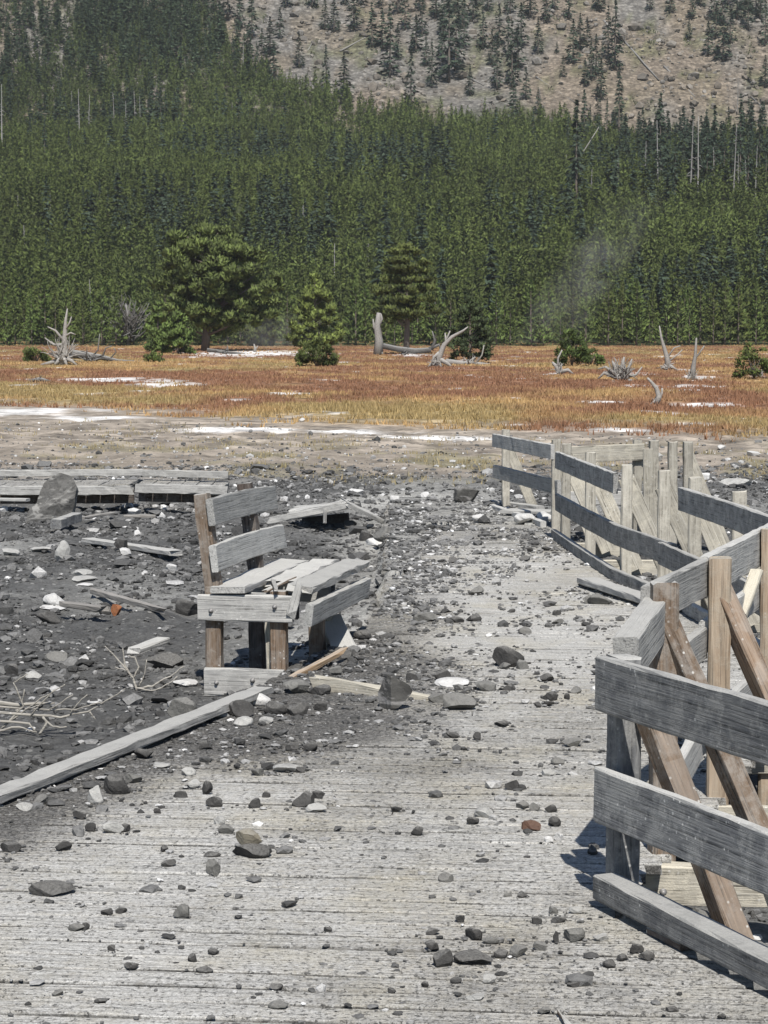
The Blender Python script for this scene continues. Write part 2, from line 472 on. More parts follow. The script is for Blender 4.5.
def m_rock(name, a, b_, vein=None, sc=14, stretch=(1, 1, 1), dust=.5):
    m, nt, b = newmat(name, .9)
    v = objvec(nt, stretch)
    n = noise(nt, v, sc, 7, .72); n2 = noise(nt, objvec(nt), sc * 7, 4, .7)
    col = mixc(nt, ramp(nt, n, [(.3, 0.0), (.7, 1.0)]), a, b_)
    col = mixc(nt, ramp(nt, n2, [(.3, .5), (.45, 0.0)]), col, tuple(c * .5 for c in a))
    if vein: col = mixc(nt, ramp(nt, noise(nt, v, sc * .7, 5, .7, 1.0), [(.52, 0.0), (.6, .8)]), col, vein)
    geo = nd(nt, 'ShaderNodeNewGeometry'); sx = nd(nt, 'ShaderNodeSeparateXYZ'); lk(nt, geo.outputs['Normal'], sx.inputs[0])
    up = math_(nt, 'MULTIPLY', ramp(nt, sx.outputs['Z'], [(.45, 0.0), (.9, 1.0)]), dust)
    col = mixc(nt, math_(nt, 'MULTIPLY', up, ramp(nt, n2, [(.35, .3), (.6, 1.0)])), col, (.30, .29, .27))
    lk(nt, col, b.inputs['Base Color'])
    bump(nt, b, math_(nt, 'ADD', n, math_(nt, 'MULTIPLY', n2, .5)), .9, .012)
    return m
MR = {
    'd': m_rock('dark_stone', (.035, .034, .033), (.085, .082, .078)),
    'g': m_rock('grey_stone', (.10, .098, .092), (.20, .195, .18)),
    'l': m_rock('pale_stone', (.30, .295, .28), (.52, .51, .48), dust=.2),
    'w': m_rock('white_sinter_stone', (.44, .43, .41), (.68, .67, .65), dust=0),
    'b': m_rock('reddish_brown_stone', (.09, .05, .035), (.17, .10, .07), dust=.1),
    't': m_rock('tan_stone', (.20, .175, .13), (.32, .29, .23)),
    's': m_rock('striped_dark_stone', (.04, .039, .037), (.10, .097, .09), (.27, .26, .25), 6, (1, 1, 2.5)),
    'o': m_rock('orange_stone', (.22, .08, .035), (.40, .18, .09), dust=0),
}

# ------------------------------------------------------------------ ground sheet
WHITE = [(255, 353, 60, 2.6), (110, 379, 44, 1.8), (165, 385, 34, 1.8), (290, 393, 22, 2.2), (705, 405, 40, 2.4), (600, 402, 20, 1.0),
         (625, 430, 32, 1.7), (700, 378, 18, 1.6), (20, 411, 70, 4), (100, 418, 60, 2.2), (350, 432, 70, 2.0), (440, 439, 60, 1.6), (250, 429, 60, 2), (410, 355, 20, 1.2)]
WH = []
for (a, b_, hw, hh) in WHITE:
    z0 = float(gz(0, 60 if b_ > 400 else 150))
    c = hit(a, b_); t = hit(a, b_ - hh); q = hit(a, b_ + hh)
    WH.append((c.x, c.y, hw * c.y / F, max((t.y - q.y) / 2, .8)))

def crust(x, y):
    yc = 50 - 1.35 * np.minimum(x, 0) - .5 * np.clip(x, 0, 8)
    return yc

def ground_color(x, y):
    """colour, grass amount"""
    n1 = fbm(x / 2.2, y / 3.0, 21, 4); n2 = fbm(x / 9, y / 14, 22, 4); n3 = fbm(x / .7, y / .7, 24, 3)
    mudc = np.array([.125, .124, .12]); mudl = np.array([.34, .335, .315])
    mud = mudc + (mudl - mudc) * sstep(.5, .78, n1)[..., None]
    ash = sstep(.52, .7, fbm(x / 1.4, y / 2.4, 27, 3)) * .45
    mud = mud * (1 - ash[..., None] * .6) + np.array([.26, .255, .24]) * ash[..., None] * .6
    grav = np.array([.29, .25, .205]) * (.75 + .5 * n3)[..., None]
    oliv = np.array([.21, .19, .115])
    of = sstep(.5, .66, fbm(x / 1.2, y / 2, 25, 3)) * (1 - sstep(41, 50, y))
    grav = grav * (1 - of[..., None] * .7) + oliv * of[..., None] * .7
    l_ = np.interp(y, *DECK_L); r_ = np.interp(y, *DECK_R)
    pth = (sstep(-.7, -.1, x - l_ + .9 * (n1 - .5)) * sstep(-.5, .1, r_ - x) * sstep(12, 15, y) * (1 - sstep(30, 36, y)))[..., None]
    path = np.array([.42, .41, .38]) * (.65 + .7 * n1)[..., None]
    mud = mud * (1 - .8 * pth) + path * .8 * pth
    k = sstep(33.0, 38.5, y + 5 * (n1 - .5) + .12 * x)[..., None]
    col = mud * (1 - k) + grav * k
    yc = crust(x, y)
    gold = np.array([.36, .240, .112]); red = np.array([.225, .120, .070]); ol = np.array([.25, .205, .095])
    band = fbm(x / 11, y / 15 + x * .02, 31, 4); patch = fbm(x / 2.5, y / 5, 33, 4)
    rf = sstep(.37, .60, band * .5 + patch * .5)
    of2 = sstep(.52, .62, fbm(x / 8, y / 11, 35, 3))
    mead = gold * (1 - of2[..., None] * .6) + ol * of2[..., None] * .6
    mead = mead * (1 - rf[..., None]) + red * rf[..., None]
    mead = mead * (.8 + .4 * n3)[..., None]
    ground_color.mead = mead
    mk = sstep(0, 13, y - yc + 9 * (n1 - .5) - 1)
    col = col * (1 - mk[..., None]) + mead * mk[..., None]
    wht = np.zeros_like(x)
    for (cx, cy, wx, wy) in WH:
        d = np.sqrt(((x - cx) / wx) ** 2 + ((y - cy) / wy) ** 2)
        wht = np.maximum(wht, 1 - sstep(.55, 1.25, d + 1.5 * (fbm(x / .9, y / 2.2, 37, 5, .6) - .5) + .9 * (fbm(x / .5, y / .8, 38, 3) - .5)))
    sm = sstep(.69, .78, fbm(x / 1.6, y / 4, 39, 4)) * mk * (y < 260)
    wht = np.clip(np.maximum(wht * .92, sm * .7), 0, 1) * (y < 300)
    wc = np.array([.74, .72, .69]) * (.8 + .3 * n3)[..., None]
    col = col * (1 - wht[..., None]) + wc * wht[..., None]
    grass = mk * np.where(wht < .06, 1.0, .12) * (y < 322)
    # forest floor and talus
    ff = sstep(296, 306, y)[..., None]
    col = col * (1 - ff) + np.array([.070, .085, .036]) * (.7 + .6 * n2)[..., None] * ff
    ty = 632 + 24 * (fbm(x / 30, y * 0, 41, 3) - .5)
    tk = sstep(0, 14, y - ty)[..., None]
    tan = np.array([.215, .178, .138]); gry = np.array([.19, .178, .160]); brn = np.array([.20, .165, .12])
    t1 = sstep(.42, .6, fbm(x / 28, y / 40, 45, 4))[..., None]; t2 = sstep(.55, .7, fbm(x / 12, y / 20, 47, 4))[..., None]
    tal = tan * (1 - t1) + gry * t1; tal = tal * (1 - t2 * .7) + brn * t2 * .7
    gsh = sstep(.60, .70, fbm(x / 7, y / 10, 49, 3))[..., None]
    tal = tal * (1 - gsh * .6) + np.array([.12, .125, .06]) * gsh * .6
    col = col * (1 - tk) + tal * tk
    return col, grass

def build_ground():
    ys = [-14.0]
    while ys[-1] < 4: ys.append(ys[-1] + .5)
    while ys[-1] < 60: ys.append(ys[-1] + max(.03, .0042 * ys[-1]))
    while ys[-1] < 1450: ys.append(ys[-1] + .0085 * ys[-1])
    ys = np.array(ys); nx = 420
    u = np.linspace(-1, 1, nx); u = np.sign(u) * np.abs(u) ** 1.25
    hw = 4 + .60 * np.clip(ys, 3, None)
    X = u[None, :] * hw[:, None]; Y = np.repeat(ys[:, None], nx, 1)
    Z = gz(X, Y)
    col, _ = ground_color(X.ravel(), Y.ravel())
    V = np.stack([X, Y, Z], -1).reshape(-1, 3)
    i = np.arange(len(ys) - 1)[:, None] * nx + np.arange(nx - 1)[None, :]; i = i.ravel()
    q = np.stack([i, i + 1, i + nx + 1, i + nx], 1)
    o = link('ground', np_mesh('ground', V, [q], M_GROUND, col, smooth=True))
    tag(o, kind='structure')
build_ground()

# ------------------------------------------------------------------ boardwalk deck
HD = Vector((.1, 1, 0)).normalized(); PD = Vector((HD.y, -HD.x, 0))
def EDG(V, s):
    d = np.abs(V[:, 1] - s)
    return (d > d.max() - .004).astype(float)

def build_deck():
    rng = np.random.default_rng(5)
    parts = []; cols = []
    s = 1.0
    # rotated frame: local x = plank direction, local y = heading
    while s < 25.6:
        w = .134; c = HD * s
        def ends(edge, side):
            t = 0
            for _ in range(12):
                y = c.y + PD.y * t
                x = np.interp(y, *edge)
                t = (x - c.x) / PD.x
            return t
        a = ends(DECK_L, 0) + rng.uniform(-.03, .03); b = ends(DECK_R, 1) + rng.uniform(-.02, .02)
        # planks come in two lengths with a butt joint
        cuts = [a]
        if b - a > 2.4 and rng.random() < .18: cuts.append(a + (b - a) * rng.uniform(.35, .65))
        cuts.append(b)
        for k in range(len(cuts) - 1):
            x0, x1 = cuts[k] + .002, cuts[k + 1] - .002
            if x1 - x0 < .1: continue
            V, q, cp = board_arrays(x1 - x0, .04, w + rng.uniform(-.006, .003), n=max(4, int((x1 - x0) / .16)), ch=.005, jit=.0012, rng=rng, broken=(.012, .006))
            xx = V[:, 0] + (x0 + x1) / 2
            tilt = rng.normal(0, .006)
            zz = V[:, 2] - .02 + rng.normal(0, .0012) + tilt * V[:, 1] + .0025 * np.sin(xx * 1.1 + rng.uniform(0, 6))
            yy = V[:, 1] + s
            V = np.stack([xx, yy, zz], 1)
            parts.append((V, q, cp))
            wx = V[:, 0] * PD.x + V[:, 1] * HD.x; wy = V[:, 0] * PD.y + V[:, 1] * HD.y
            l = np.interp(wy, *DECK_L)
            mud = np.maximum(sstep(1.0, -.1, wx - l) * sstep(6.2, 8.5, wy) * (1 - .65 * sstep(13, 15, wy)), 0)
            mud = np.maximum(mud, sstep(8.6, 10.4, wy) * (1 - sstep(12.4, 14.2, wy)) * sstep(1.9, .5, wx - l) * (.62 + .5 * fbm(wx * 1.6, wy * .8, 62, 3)))
            mud = np.maximum(mud, sstep(16.5, 20.5, wy) * .30)
            mud = np.maximum(mud, .20 + .62 * (fbm(wx * 1.3, wy * .7, 61, 3) - .5))
            lane = sstep(.35, .8, wx - l) * (1 - sstep(1.5, 1.9, wx - l)) * sstep(10.5, 12.5, wy) * (1 - sstep(18, 21, wy))
            mud = mud - .30 * lane
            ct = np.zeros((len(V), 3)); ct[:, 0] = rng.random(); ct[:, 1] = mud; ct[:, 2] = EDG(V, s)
            cols.append(ct)
        s += w + rng.uniform(.008, .016)
    V, fs = merge(parts)
    M = Matrix.Rotation(math.atan2(PD.y, PD.x), 4, 'Z')
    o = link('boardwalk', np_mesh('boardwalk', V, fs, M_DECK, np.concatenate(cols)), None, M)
    tag(o, kind='structure')
build_deck()

# ------------------------------------------------------------------ railings
def post(parent, x, y, z0, z1, mat, head=(0.2, 1, 0), s=.089, lean=(0, 0), name='post'):
    return board(name, (x, y, z0), (x + lean[0], y + lean[1], z1), s, s, mat, parent, up=head, jit=.0016, broken=(0, .008), ch=.01)

# near platform railing on the right
t = thing('railing', 'weathered grey three-rail railing at the right edge in the foreground', 'railing', (.78, 7.12, 0))
hd = (-.36, .93, 0)
def nr(Y, off=0.0): return .713 + .386 * (7.05 - Y) + off
post(t, .785, 7.13, -.35, .80, M_RAIL, hd)
post(t, nr(4.9, .12), 4.95, -.35, .80, M_RAIL, hd)
for z0, z1, bk in ((.635, .812, 0), (.268, .448, 0)):
    board('rail', (nr(7.08), 7.08, (z0 + z1) / 2), (nr(3.4), 3.4, (z0 + z1) / 2), z1 - z0, .04, M_RAIL, t, jit=.0012, bow=.006)
board('toe_rail', (nr(7.02, -.01), 7.02, .068), (nr(3.4, -.01), 3.4, .068), .082, .085, M_RAIL, t, jit=.0012)
for y_ in (6.6, 5.2): board('spacer_block', (nr(y_ + .1, -.005), y_ + .1, .012), (nr(y_ - .1, -.005), y_ - .1, .012), .024, .07, M_DARKW, t)
board('brace', (.835, 7.10, .70), (1.13, 6.80, -.10), .085, .075, M_BARE, t, up=(.35, -.9, .2), jit=.002)
board('joist', (.55, 7.24, -.12), (.93, 7.18, -.12), .14, .04, M_TAN, t)
board('brace', (nr(4.9, .16), 4.9, .66), (nr(4.9, .5), 4.75, -.1), .089, .04, M_BARE, t, up=(.35, -.9, .2))

# side-path railing running back to the right
t = thing('railing', 'brown-posted railing leaving the deck corner towards the right edge', 'railing', (1.0, 7.8, 0))
NB = [(1.0, 7.8, .97, M_RUST), (1.35, 8.8, .965, M_CUT), (1.80, 10.2, .965, M_CUT)]
hd = (.33, 1, 0)
for (x, y, z, m) in NB: post(t, x, y, -.4, z, m, (1, .1, 0) if m is M_RUST else (.95, -.1, 0))
nv = Vector((-.95, .31, 0)) * .068
def br(name, a, b, za, zb, w, mat, th=.04, e=(0, 0), **kw):
    A = Vector((a[0], a[1], za)) + nv; B = Vector((b[0], b[1], zb)) + nv
    d = (B - A).normalized(); return board(name, A - d * e[0], B + d * e[1], w, th, mat, t, **kw)
br('rail', (.872, 7.25), (1.035, 7.8), .775, .845, .15, M_RAILL, .088, (0, .05))
br('rail', NB[0], NB[1], .885, .885, .15, M_RAILL, e=(0, .04))
br('rail', NB[1], NB[2], .885, .875, .17, M_RAILL, e=(-.005, .6))
br('rail', (1.12, 8.15), NB[1], .60, .62, .13, M_RAILL, e=(0, .0), broken=(.05, 0))
br('rail', NB[1], NB[2], .64, .66, .13, M_RAILL, e=(-.02, .6))
br('rail', (1.15, 8.12), (1.30, 8.6), .17, .24, .14, M_RAILL, e=(0, .05), broken=(.02, .06))
br('rail', (1.35, 8.85), (1.95, 10.6), .22, .24, .14, M_RAILL)
for (x, y, z, m), bm_, dz in zip(NB, (M_RUST, M_BARE, M_BARE), (.74, .74, .76)):
    board('brace', (x + .0, y + .01, dz + .10), (x + .40, y - .2, -.08), .085, .075, bm_, t, up=(.35, -.9, .2), jit=.002)
    board('joist', (x - .25, y - .03, -.10), (x + .95, y - .13, -.10), .145, .04, M_TAN, t)
j = board('joist', (.92, 7.72, -.098), (2.0, 7.62, -.098), .145, .04, M_TAN, t)
def bolt(c, d, parent, r=.0095):
    c = Vector(c); d = Vector(d).normalized()
    tubes('bolt', [([c, c + d * .003, c + d * .004, c + d * .016, c + d * .018], [r * 1.5, r * 1.5, r, r, r * .3])], M_BOLT, parent, 8)
m_, nt_, b_ = newmat('galvanised_bolt', .6); b_.inputs['Metallic'].default_value = .6; b_.inputs['Base Color'].default_value = (.30, .29, .28, 1); M_BOLT = m_
bolt(W(663, 892, 7.66), (0, -1, 0), j)
board('loose_slat', W(741, 616, 9.7), W(757, 571, 9.9), .055, .03, M_TAN, t, up=(1, 0, .2))

# far railing along the right of the boardwalk
t = thing('railing', 'far dark-railed railing with pale posts along the right of the boardwalk', 'railing', (1.9, 17, 0))
FP = [(1.72, 20.8), (1.80, 19.1), (1.90, 17.25), (2.06, 16.2), (2.15, 15.2), (2.24, 13.85), (2.36, 12.3)]
for k, (x, y) in enumerate(FP):
    post(t, x, y, -.45, .9 + RNG.uniform(-.01, .02), M_POST, (1, -.05, 0), lean=(RNG.uniform(-.01, .01), 0))
    board('brace', (x + .0, y - .0, .80), (x + .40, y - .06, -.1), .13, .05, M_TAN, t, up=(1, 0, 1), jit=.002)
    board('joist', (x - .3, y + .06, -.10), (x + .75, y + .06, -.10), .14, .04, M_TAN, t)
def farx(y): return float(np.interp(y, [12.3, 13.85, 15.2, 16.2, 17.25, 19.1, 20.8], [2.36, 2.24, 2.15, 2.06, 1.90, 1.80, 1.72])) - .068
def polyrail(name, ys, zs, w, th, mat, broken=(0, 0), dx=0.0):
    pts = [Vector((farx(y) + dx, y, z)) for y, z in zip(ys, zs)]
    L = sum((pts[i + 1] - pts[i]).length for i in range(len(pts) - 1)); n = 24
    V, q, c = board_arrays(L, w, th, n=n, broken=broken)
    M = frame(pts[0], pts[-1], (0, 0, 1)); Mi = M.inverted()
    loc = [Mi @ p for p in pts]
    s = (V[:, 0] + L / 2) / L; cs = np.linspace(0, 1, len(pts))
    off = np.stack([np.interp(s, cs, [p[k] for p in loc]) for k in range(3)], 1)
    V = np.stack([off[:, 0] + (V[:, 0] - (-L / 2 + s * L)), off[:, 1] + V[:, 1], off[:, 2] + V[:, 2]], 1)
    return link(name, np_mesh(name, V, [q, c], mat), t, M)
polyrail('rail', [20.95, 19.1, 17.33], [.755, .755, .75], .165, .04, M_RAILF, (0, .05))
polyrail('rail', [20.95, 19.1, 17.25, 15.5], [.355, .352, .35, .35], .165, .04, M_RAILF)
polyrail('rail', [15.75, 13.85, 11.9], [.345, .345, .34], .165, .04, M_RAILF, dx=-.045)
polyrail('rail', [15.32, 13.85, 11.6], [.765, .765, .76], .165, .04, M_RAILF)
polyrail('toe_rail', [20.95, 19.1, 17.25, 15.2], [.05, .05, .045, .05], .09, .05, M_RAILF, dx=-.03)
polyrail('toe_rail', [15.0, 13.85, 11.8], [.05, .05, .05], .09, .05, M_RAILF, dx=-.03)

# end railing at the turn
t = thing('railing', 'farthest railing of pale posts where the boardwalk turns', 'railing', (2.2, 22.2, 0))
EP = [(1.38, 24.9, .9), (1.74, 22.2, .9), (2.56, 22.2, .9), (2.65, 21.6, .9), (2.85, 21.7, .9), (3.0, 21.7, .9)]
for (x, y, z) in EP: post(t, x, y, -.5, z + RNG.uniform(-.01, .015), M_POST, (1, .03, 0))
board('post', (2.59, 21.4, -.4), (2.57, 21.4, .84), .10, .04, M_TAN, t, up=(1, 0, 0))
def er(a, b, z, w, mat, **kw): return board('rail', (a[0], a[1], z[0]), (b[0], b[1], z[1]), w, .04, mat, t, **kw)
er((1.25, 25.05), (1.70, 22.15), (.775, .775), .15, M_RAILL)
er((1.26, 25.05), (1.76, 22.05), (.42, .42), .15, M_RAILL)
er((1.80, 22.12), (2.62, 22.12), (.745, .78), .165, M_TAN)
er((1.76, 22.12), (2.60, 22.12), (.31, .31), .14, M_RAILL)
for (x, y) in ((1.38, 24.9), (1.74, 22.2), (2.56, 22.2), (3.0, 21.7)):
    board('brace', (x + .0, y - .0, .78), (x + .38, y - .06, -.15), .11, .045, M_TAN, t, up=(1, 0, 1))
board('toe_rail', (1.2, 24.85, .03), (1.62, 22.3, .03), .07, .06, M_RAILL, t)

# ------------------------------------------------------------------ bench
b0 = Vector((.18, .984, 0)).normalized(); n0 = Vector((b0.y, -b0.x, 0)); O = Vector((-.962, 12.45, 0))
def bl(l, n, z): return O + b0 * l + n0 * n + Vector((0, 0, z))
t = thing('bench', 'battered wooden bench with two grey back slats and a splintered seat', 'bench', O)
for k, l in enumerate((0.0, 1.02)):
    mr = M_RUST if k == 0 else M_DARKW
    board('leg', bl(l, 0, -.42), bl(l, -.005, .46), .089, .089, mr, t, up=tuple(b0))
    board('back_post', bl(l, -.005, .44), bl(l, -.075, .985), .085, .085, M_RUST if k == 0 else M_DARKW, t, up=tuple(b0), jit=.003)
    board('leg', bl(l, .375, -.42), bl(l, .375, .44), .089, .089, M_BARE, t, up=tuple(b0))
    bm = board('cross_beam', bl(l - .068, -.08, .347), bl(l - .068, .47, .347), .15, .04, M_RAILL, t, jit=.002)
    if k == 0:
        bolt(bl(l - .09, 0, .33), -b0, bm); bolt(bl(l - .09, .37, .36), -b0, bm)
        bs = board('base_board', bl(l - .068, -.045, -.075), bl(l - .068, .415, -.075), .155, .04, M_RAILL, t, jit=.003)
        bolt(bl(l - .09, .03, -.08), -b0, bs); bolt(bl(l - .09, .24, -.06), -b0, bs)
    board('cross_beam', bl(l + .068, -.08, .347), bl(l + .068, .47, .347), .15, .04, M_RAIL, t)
board('support_strut', bl(.62, .2, -.3), bl(.62, .17, .42), .075, .04, M_TAN, t, up=tuple(n0))
board('support_strut', bl(1.3, .36, -.2), bl(1.3, .40, .42), .06, .05, M_TAN, t, up=tuple(n0))
upb = Vector((0, 0, 1)) - n0 * .14
board('back_slat', bl(-.07, -.005, .885), bl(1.66, -.045, .855), .155, .04, M_BENCH, t, up=tuple(upb), bow=.01, broken=(.004, .02))
board('back_slat', bl(-.09, .018, .625), bl(1.70, .0, .60), .155, .04, M_BENCH, t, up=tuple(upb), bow=.012, broken=(.004, .02))
board('seat_slat', bl(-.10, .10, .449), bl(1.6, .10, .449), .205, .04, M_RAILL, t, up=tuple(n0), broken=(.008, .03), jit=.003)
board('seat_slat', bl(.34, .305, .447), bl(1.62, .30, .447), .17, .04, M_RAILL, t, up=tuple(n0), broken=(.09, .03), jit=.004)
board('seat_slat', bl(-.02, .50, .455), bl(1.66, .50, .445), .15, .04, M_RAILL, t, up=tuple(n0 - Vector((0, 0, .12))), broken=(.03, .02), jit=.003)
board('front_slat', bl(-.08, .565, .315), bl(1.66, .56, .29), .128, .045, M_BENCH, t, up=tuple(Vector((0, 0, 1)) + n0 * .1), jit=.002)
board('splinter', W(291, 614, 12.28), W(300, 583, 12.3), .06, .03, M_RAILL, t, up=(1, 0, 0), broken=(.03, .03), taper=(1, .6))
board('splinter', bl(-.05, .30, .44), bl(.45, .36, .475), .03, .012, M_BARE, t, up=tuple(n0), broken=(.04, .04))
board('splinter', bl(-.1, .38, .46), bl(.3, .27, .47), .025, .012, M_DARKW, t, up=tuple(n0), broken=(.04, .04))

# ------------------------------------------------------------------ loose boards
def loose(label, A, B, w, th, mat, flat=True, name='fallen_board', cat='board', up=None, **kw):
    A = Vector(A); B = Vector(B)
    if up is None:
        d = (B - A).normalized(); up = Vector((0, 0, 1)).cross(d) if flat else Vector((0, 0, 1))
    kw['jit'] = min(kw.get('jit', .0015), .0022)
    V, q, c = board_arrays((B - A).length, w, th, **kw)
    o = link(name, np_mesh(name, V, [q, c], mat), None, frame(A, B, up))
    return tag(o, label, cat)
loose('long pale fallen rail lying diagonally along the left deck edge', P(-60, 818, .03), P(262, 690, .05), .105, .04, M_RAILL, jit=.003, broken=(0, .05), bow=-.01)
loose('tan plank half buried in front of the bench, reaching to the striped rock', P(316, 684, .03), P(445, 701, .0), .09, .06, M_TAN, False, jit=.004, broken=(.03, .06), taper=(1, .3))
loose('broken pale stick leaning on the base board of the bench', W(278, 687, 11.9), W(342, 651, 12.6), .05, .035, M_PALE, False, jit=.004, broken=(.03, .06), taper=(1, .5))
loose('short white board leaning behind the far end of the bench', W(331, 620, 13.7), W(347, 655, 13.2), .14, .05, M_RAILL, up=(1, .1, .3), jit=.003)
loose('grey fallen plank on the deck below the far railing', P(586, 580, .05), P(661, 604, .05), .15, .045, M_RAILL, jit=.003)
loose('pale flat plank fallen under the farthest railing', P(506, 511, .06), P(556, 512, .07), .3, .04, M_RAILL)
loose('thin grey plank beside the foot of the farthest railing', P(492, 502, .05), P(540, 508, .05), .1, .05, M_RAILL)
loose('long pale slat lying in the mud between the boulder and the bench', P(88, 540, -.08), P(176, 553, -.07), .13, .045, M_RAILL, jit=.004, broken=(.05, .02))
loose('pale weathered stick in the mud beside the orange stone', P(92, 591, -.08), P(161, 610, -.09), .07, .04, M_DEAD, jit=.006, broken=(.06, .1), taper=(.8, .4))
loose('thin bleached stick running left of the orange stone', P(66, 604, -.08), P(102, 609, -.08), .09, .04, M_DEAD, jit=.006, broken=(.06, .06))
loose('short block of board with a pale top in the mud left of the bench', P(133, 651, -.09), P(163, 640, -.07), .10, .035, M_RAILL, jit=.003, broken=(.03, .01))
loose('stub of grey board at the foot of the big leaning boulder', P(56, 524, -.06), P(77, 517, -.05), .12, .1, M_RAIL, jit=.004)
loose('thin grey lath in the mud right of the big boulder', P(82, 518, -.1), P(113, 513, -.1), .06, .03, M_DEAD, jit=.004)
loose('thin lath lying before the broken far boardwalk', P(124, 516, -.1), P(156, 516, -.1), .06, .03, M_DEAD, jit=.004)
loose('grey plank lying flat before the far boardwalk at the left edge', P(-20, 499, -.12), P(28, 500, -.12), .12, .04, M_RAILL)
loose('small orange splinter of wood on the near planks at the bottom edge', P(558, 1012, .012), P(572, 1030, .012), .02, .01, M_BARE, taper=(.3, 1))

# far boardwalk, broken sections
M_SLABR = m_rock('pale_striped_stone', (.075, .072, .068), (.17, .165, .155), (.33, .32, .30), 5, (1, 1, 2.5))
def far_section(label, px0, px1, y0, y1, Y0, Y1, depth, drop=(0, 0)):
    A = W(px0, y0, Y0); B = W(px1, y1, Y1); t = thing('broken_boardwalk', label, 'boardwalk', (A + B) / 2)
    d = (B - A).normalized(); back = Vector((-d.y, d.x, 0)).normalized()
    board('fascia', A + Vector((0, 0, -.055)), B + Vector((0, 0, -.055)), .115, .04, M_RAILL, t, jit=.004, broken=(.02, .05))
    L = (B - A).length; n = int(L / .19)
    parts = []; rng = np.random.default_rng(int(px1))
    Mw = Matrix((back, -d, Vector((0, 0, 1)))).transposed().to_4x4(); Mw.translation = A
    for i in range(n):
        V, q, c = board_arrays(depth, .04, .18, n=6, rng=rng, jit=.003)
        V[:, 0] += depth / 2 + .03 + rng.normal(0, .006); V[:, 1] -= .1 + i * .19; V[:, 2] += -.018 + rng.normal(0, .004) + (B.z - A.z) * i / n
        parts.append((V, q, c))
    V, fs = merge(parts); cc = np.stack([np.repeat(rng.random(n), len(V) // n), np.full(len(V), .34), np.zeros(len(V))], 1); link('decking', np_mesh('decking', V, fs, M_DECK, cc), t, Mw)
    board('toe_rail', A + back * (depth - .1) + Vector((0, 0, .10)), B + back * (depth - .1) + Vector((0, 0, .10)), .09, .08, M_RAILL, t, jit=.003)
    board('joist', A + back * .35 + Vector((0, 0, -.14)), B + back * .35 + Vector((0, 0, -.14)), .22, .08, M_DARKW, t)  # dark beam added behind the fascia to deepen the shade in the gap
    board('back_fascia', A + back * depth + Vector((0, 0, -.075)), B + back * depth + Vector((0, 0, -.075)), .15, .04, M_RAIL, t)
    return t
far_section('left section of the raised far boardwalk, behind the leaning boulder', -90, 131, 487, 486, 28.9, 28.9, 1.5)
far_section('right section of the raised far boardwalk, split off behind the bench back', 136, 224, 484, 486, 28.5, 28.5, .9)
t = thing('broken_deck_panel', 'collapsed deck panel with a dark hollow under it behind the bench', 'boardwalk', P(325, 522, -.1))
A = W(268, 521, 24.2); B = W(348, 505, 24.0); C_ = W(379, 519, 24.3)
board('fascia', A, B, .07, .04, M_RAILL, t, broken=(.06, .03), jit=.004)
board('deck_board', B + Vector((-.03, .05, .02)), C_, .2, .05, M_RAILL, t, up=(0, 1, 0), broken=(.03, .05), jit=.004)
for k in range(4):
    board('deck_board', A.lerp(B, .3) + Vector((0, .15 + .21 * k, .03)), A.lerp(B, 1.0) + Vector((.02 * k, .15 + .21 * k, .03 - .02 * k)), .19, .04, M_RAILL, t, up=(0, 1, 0), broken=(.05, .05), jit=.003)
board('support_stake', W(325, 509, 24.02), W(325, 523, 24.02), .035, .03, M_RAILL, t, up=(1, 0, 0))
board('joist', A.lerp(B, .4) + Vector((0, .9, -.2)), A.lerp(B, 1) + Vector((0, .9, -.25)), .2, .05, M_DARKW, t)

# ------------------------------------------------------------------ rocks
NR = [0]
CRUMB = []
def rock(label, px, py, wpx, hpx, kind, z=None, name='rock', dep=.8, cuts=9, cat='rock', group=None, rz=None, lo=.42, hi=.88, tilt=0):
    """px,py = middle of the bottom edge, size in picture pixels turned to metres at its depth"""
    NR[0] += 1; rng = np.random.default_rng(900 + NR[0])
    c = P(px, py, z) if z is not None else hit(px, py)
    if z is None:
        p0 = P(px, py, 0)
        if np.interp(p0.y, *DECK_L) - .05 < p0.x < np.interp(p0.y, *DECK_R) and p0.y < 20: c = p0
    w = wpx * c.y / F; h = hpx * c.y / F / .98
    if z == 0.0 or c.z == 0: CRUMB.append((c.x, c.y + w * .3, w))
    V = rock_verts(rng, 4, cuts, lo, hi)
    V = V * np.array([w / 2, w / 2 * dep, h * .62])
    if tilt:
        ca, sa = math.cos(tilt), math.sin(tilt); V = np.stack([V[:, 0] * ca + V[:, 2] * sa, V[:, 1], -V[:, 0] * sa + V[:, 2] * ca], 1)
        V[:, 0] *= w / np.ptp(V[:, 0]); V[:, 2] *= h * 1.2 / np.ptp(V[:, 2])
    zmin = V[:, 2].min(); top = V[:, 2].max()
    V[:, 2] = V[:, 2] * (h * 1.18 / (top - zmin)); V[:, 2] -= V[:, 2].min() + h * .18
    V[:, 2] = np.maximum(V[:, 2], -h * .12)
    me = np_mesh(name, V, [ICO[4][1]], MR[kind])
    o = link(name, me, None, Matrix.Translation((c.x, c.y + w * dep * .4, c.z)))
    return tag(o, label, cat, group)

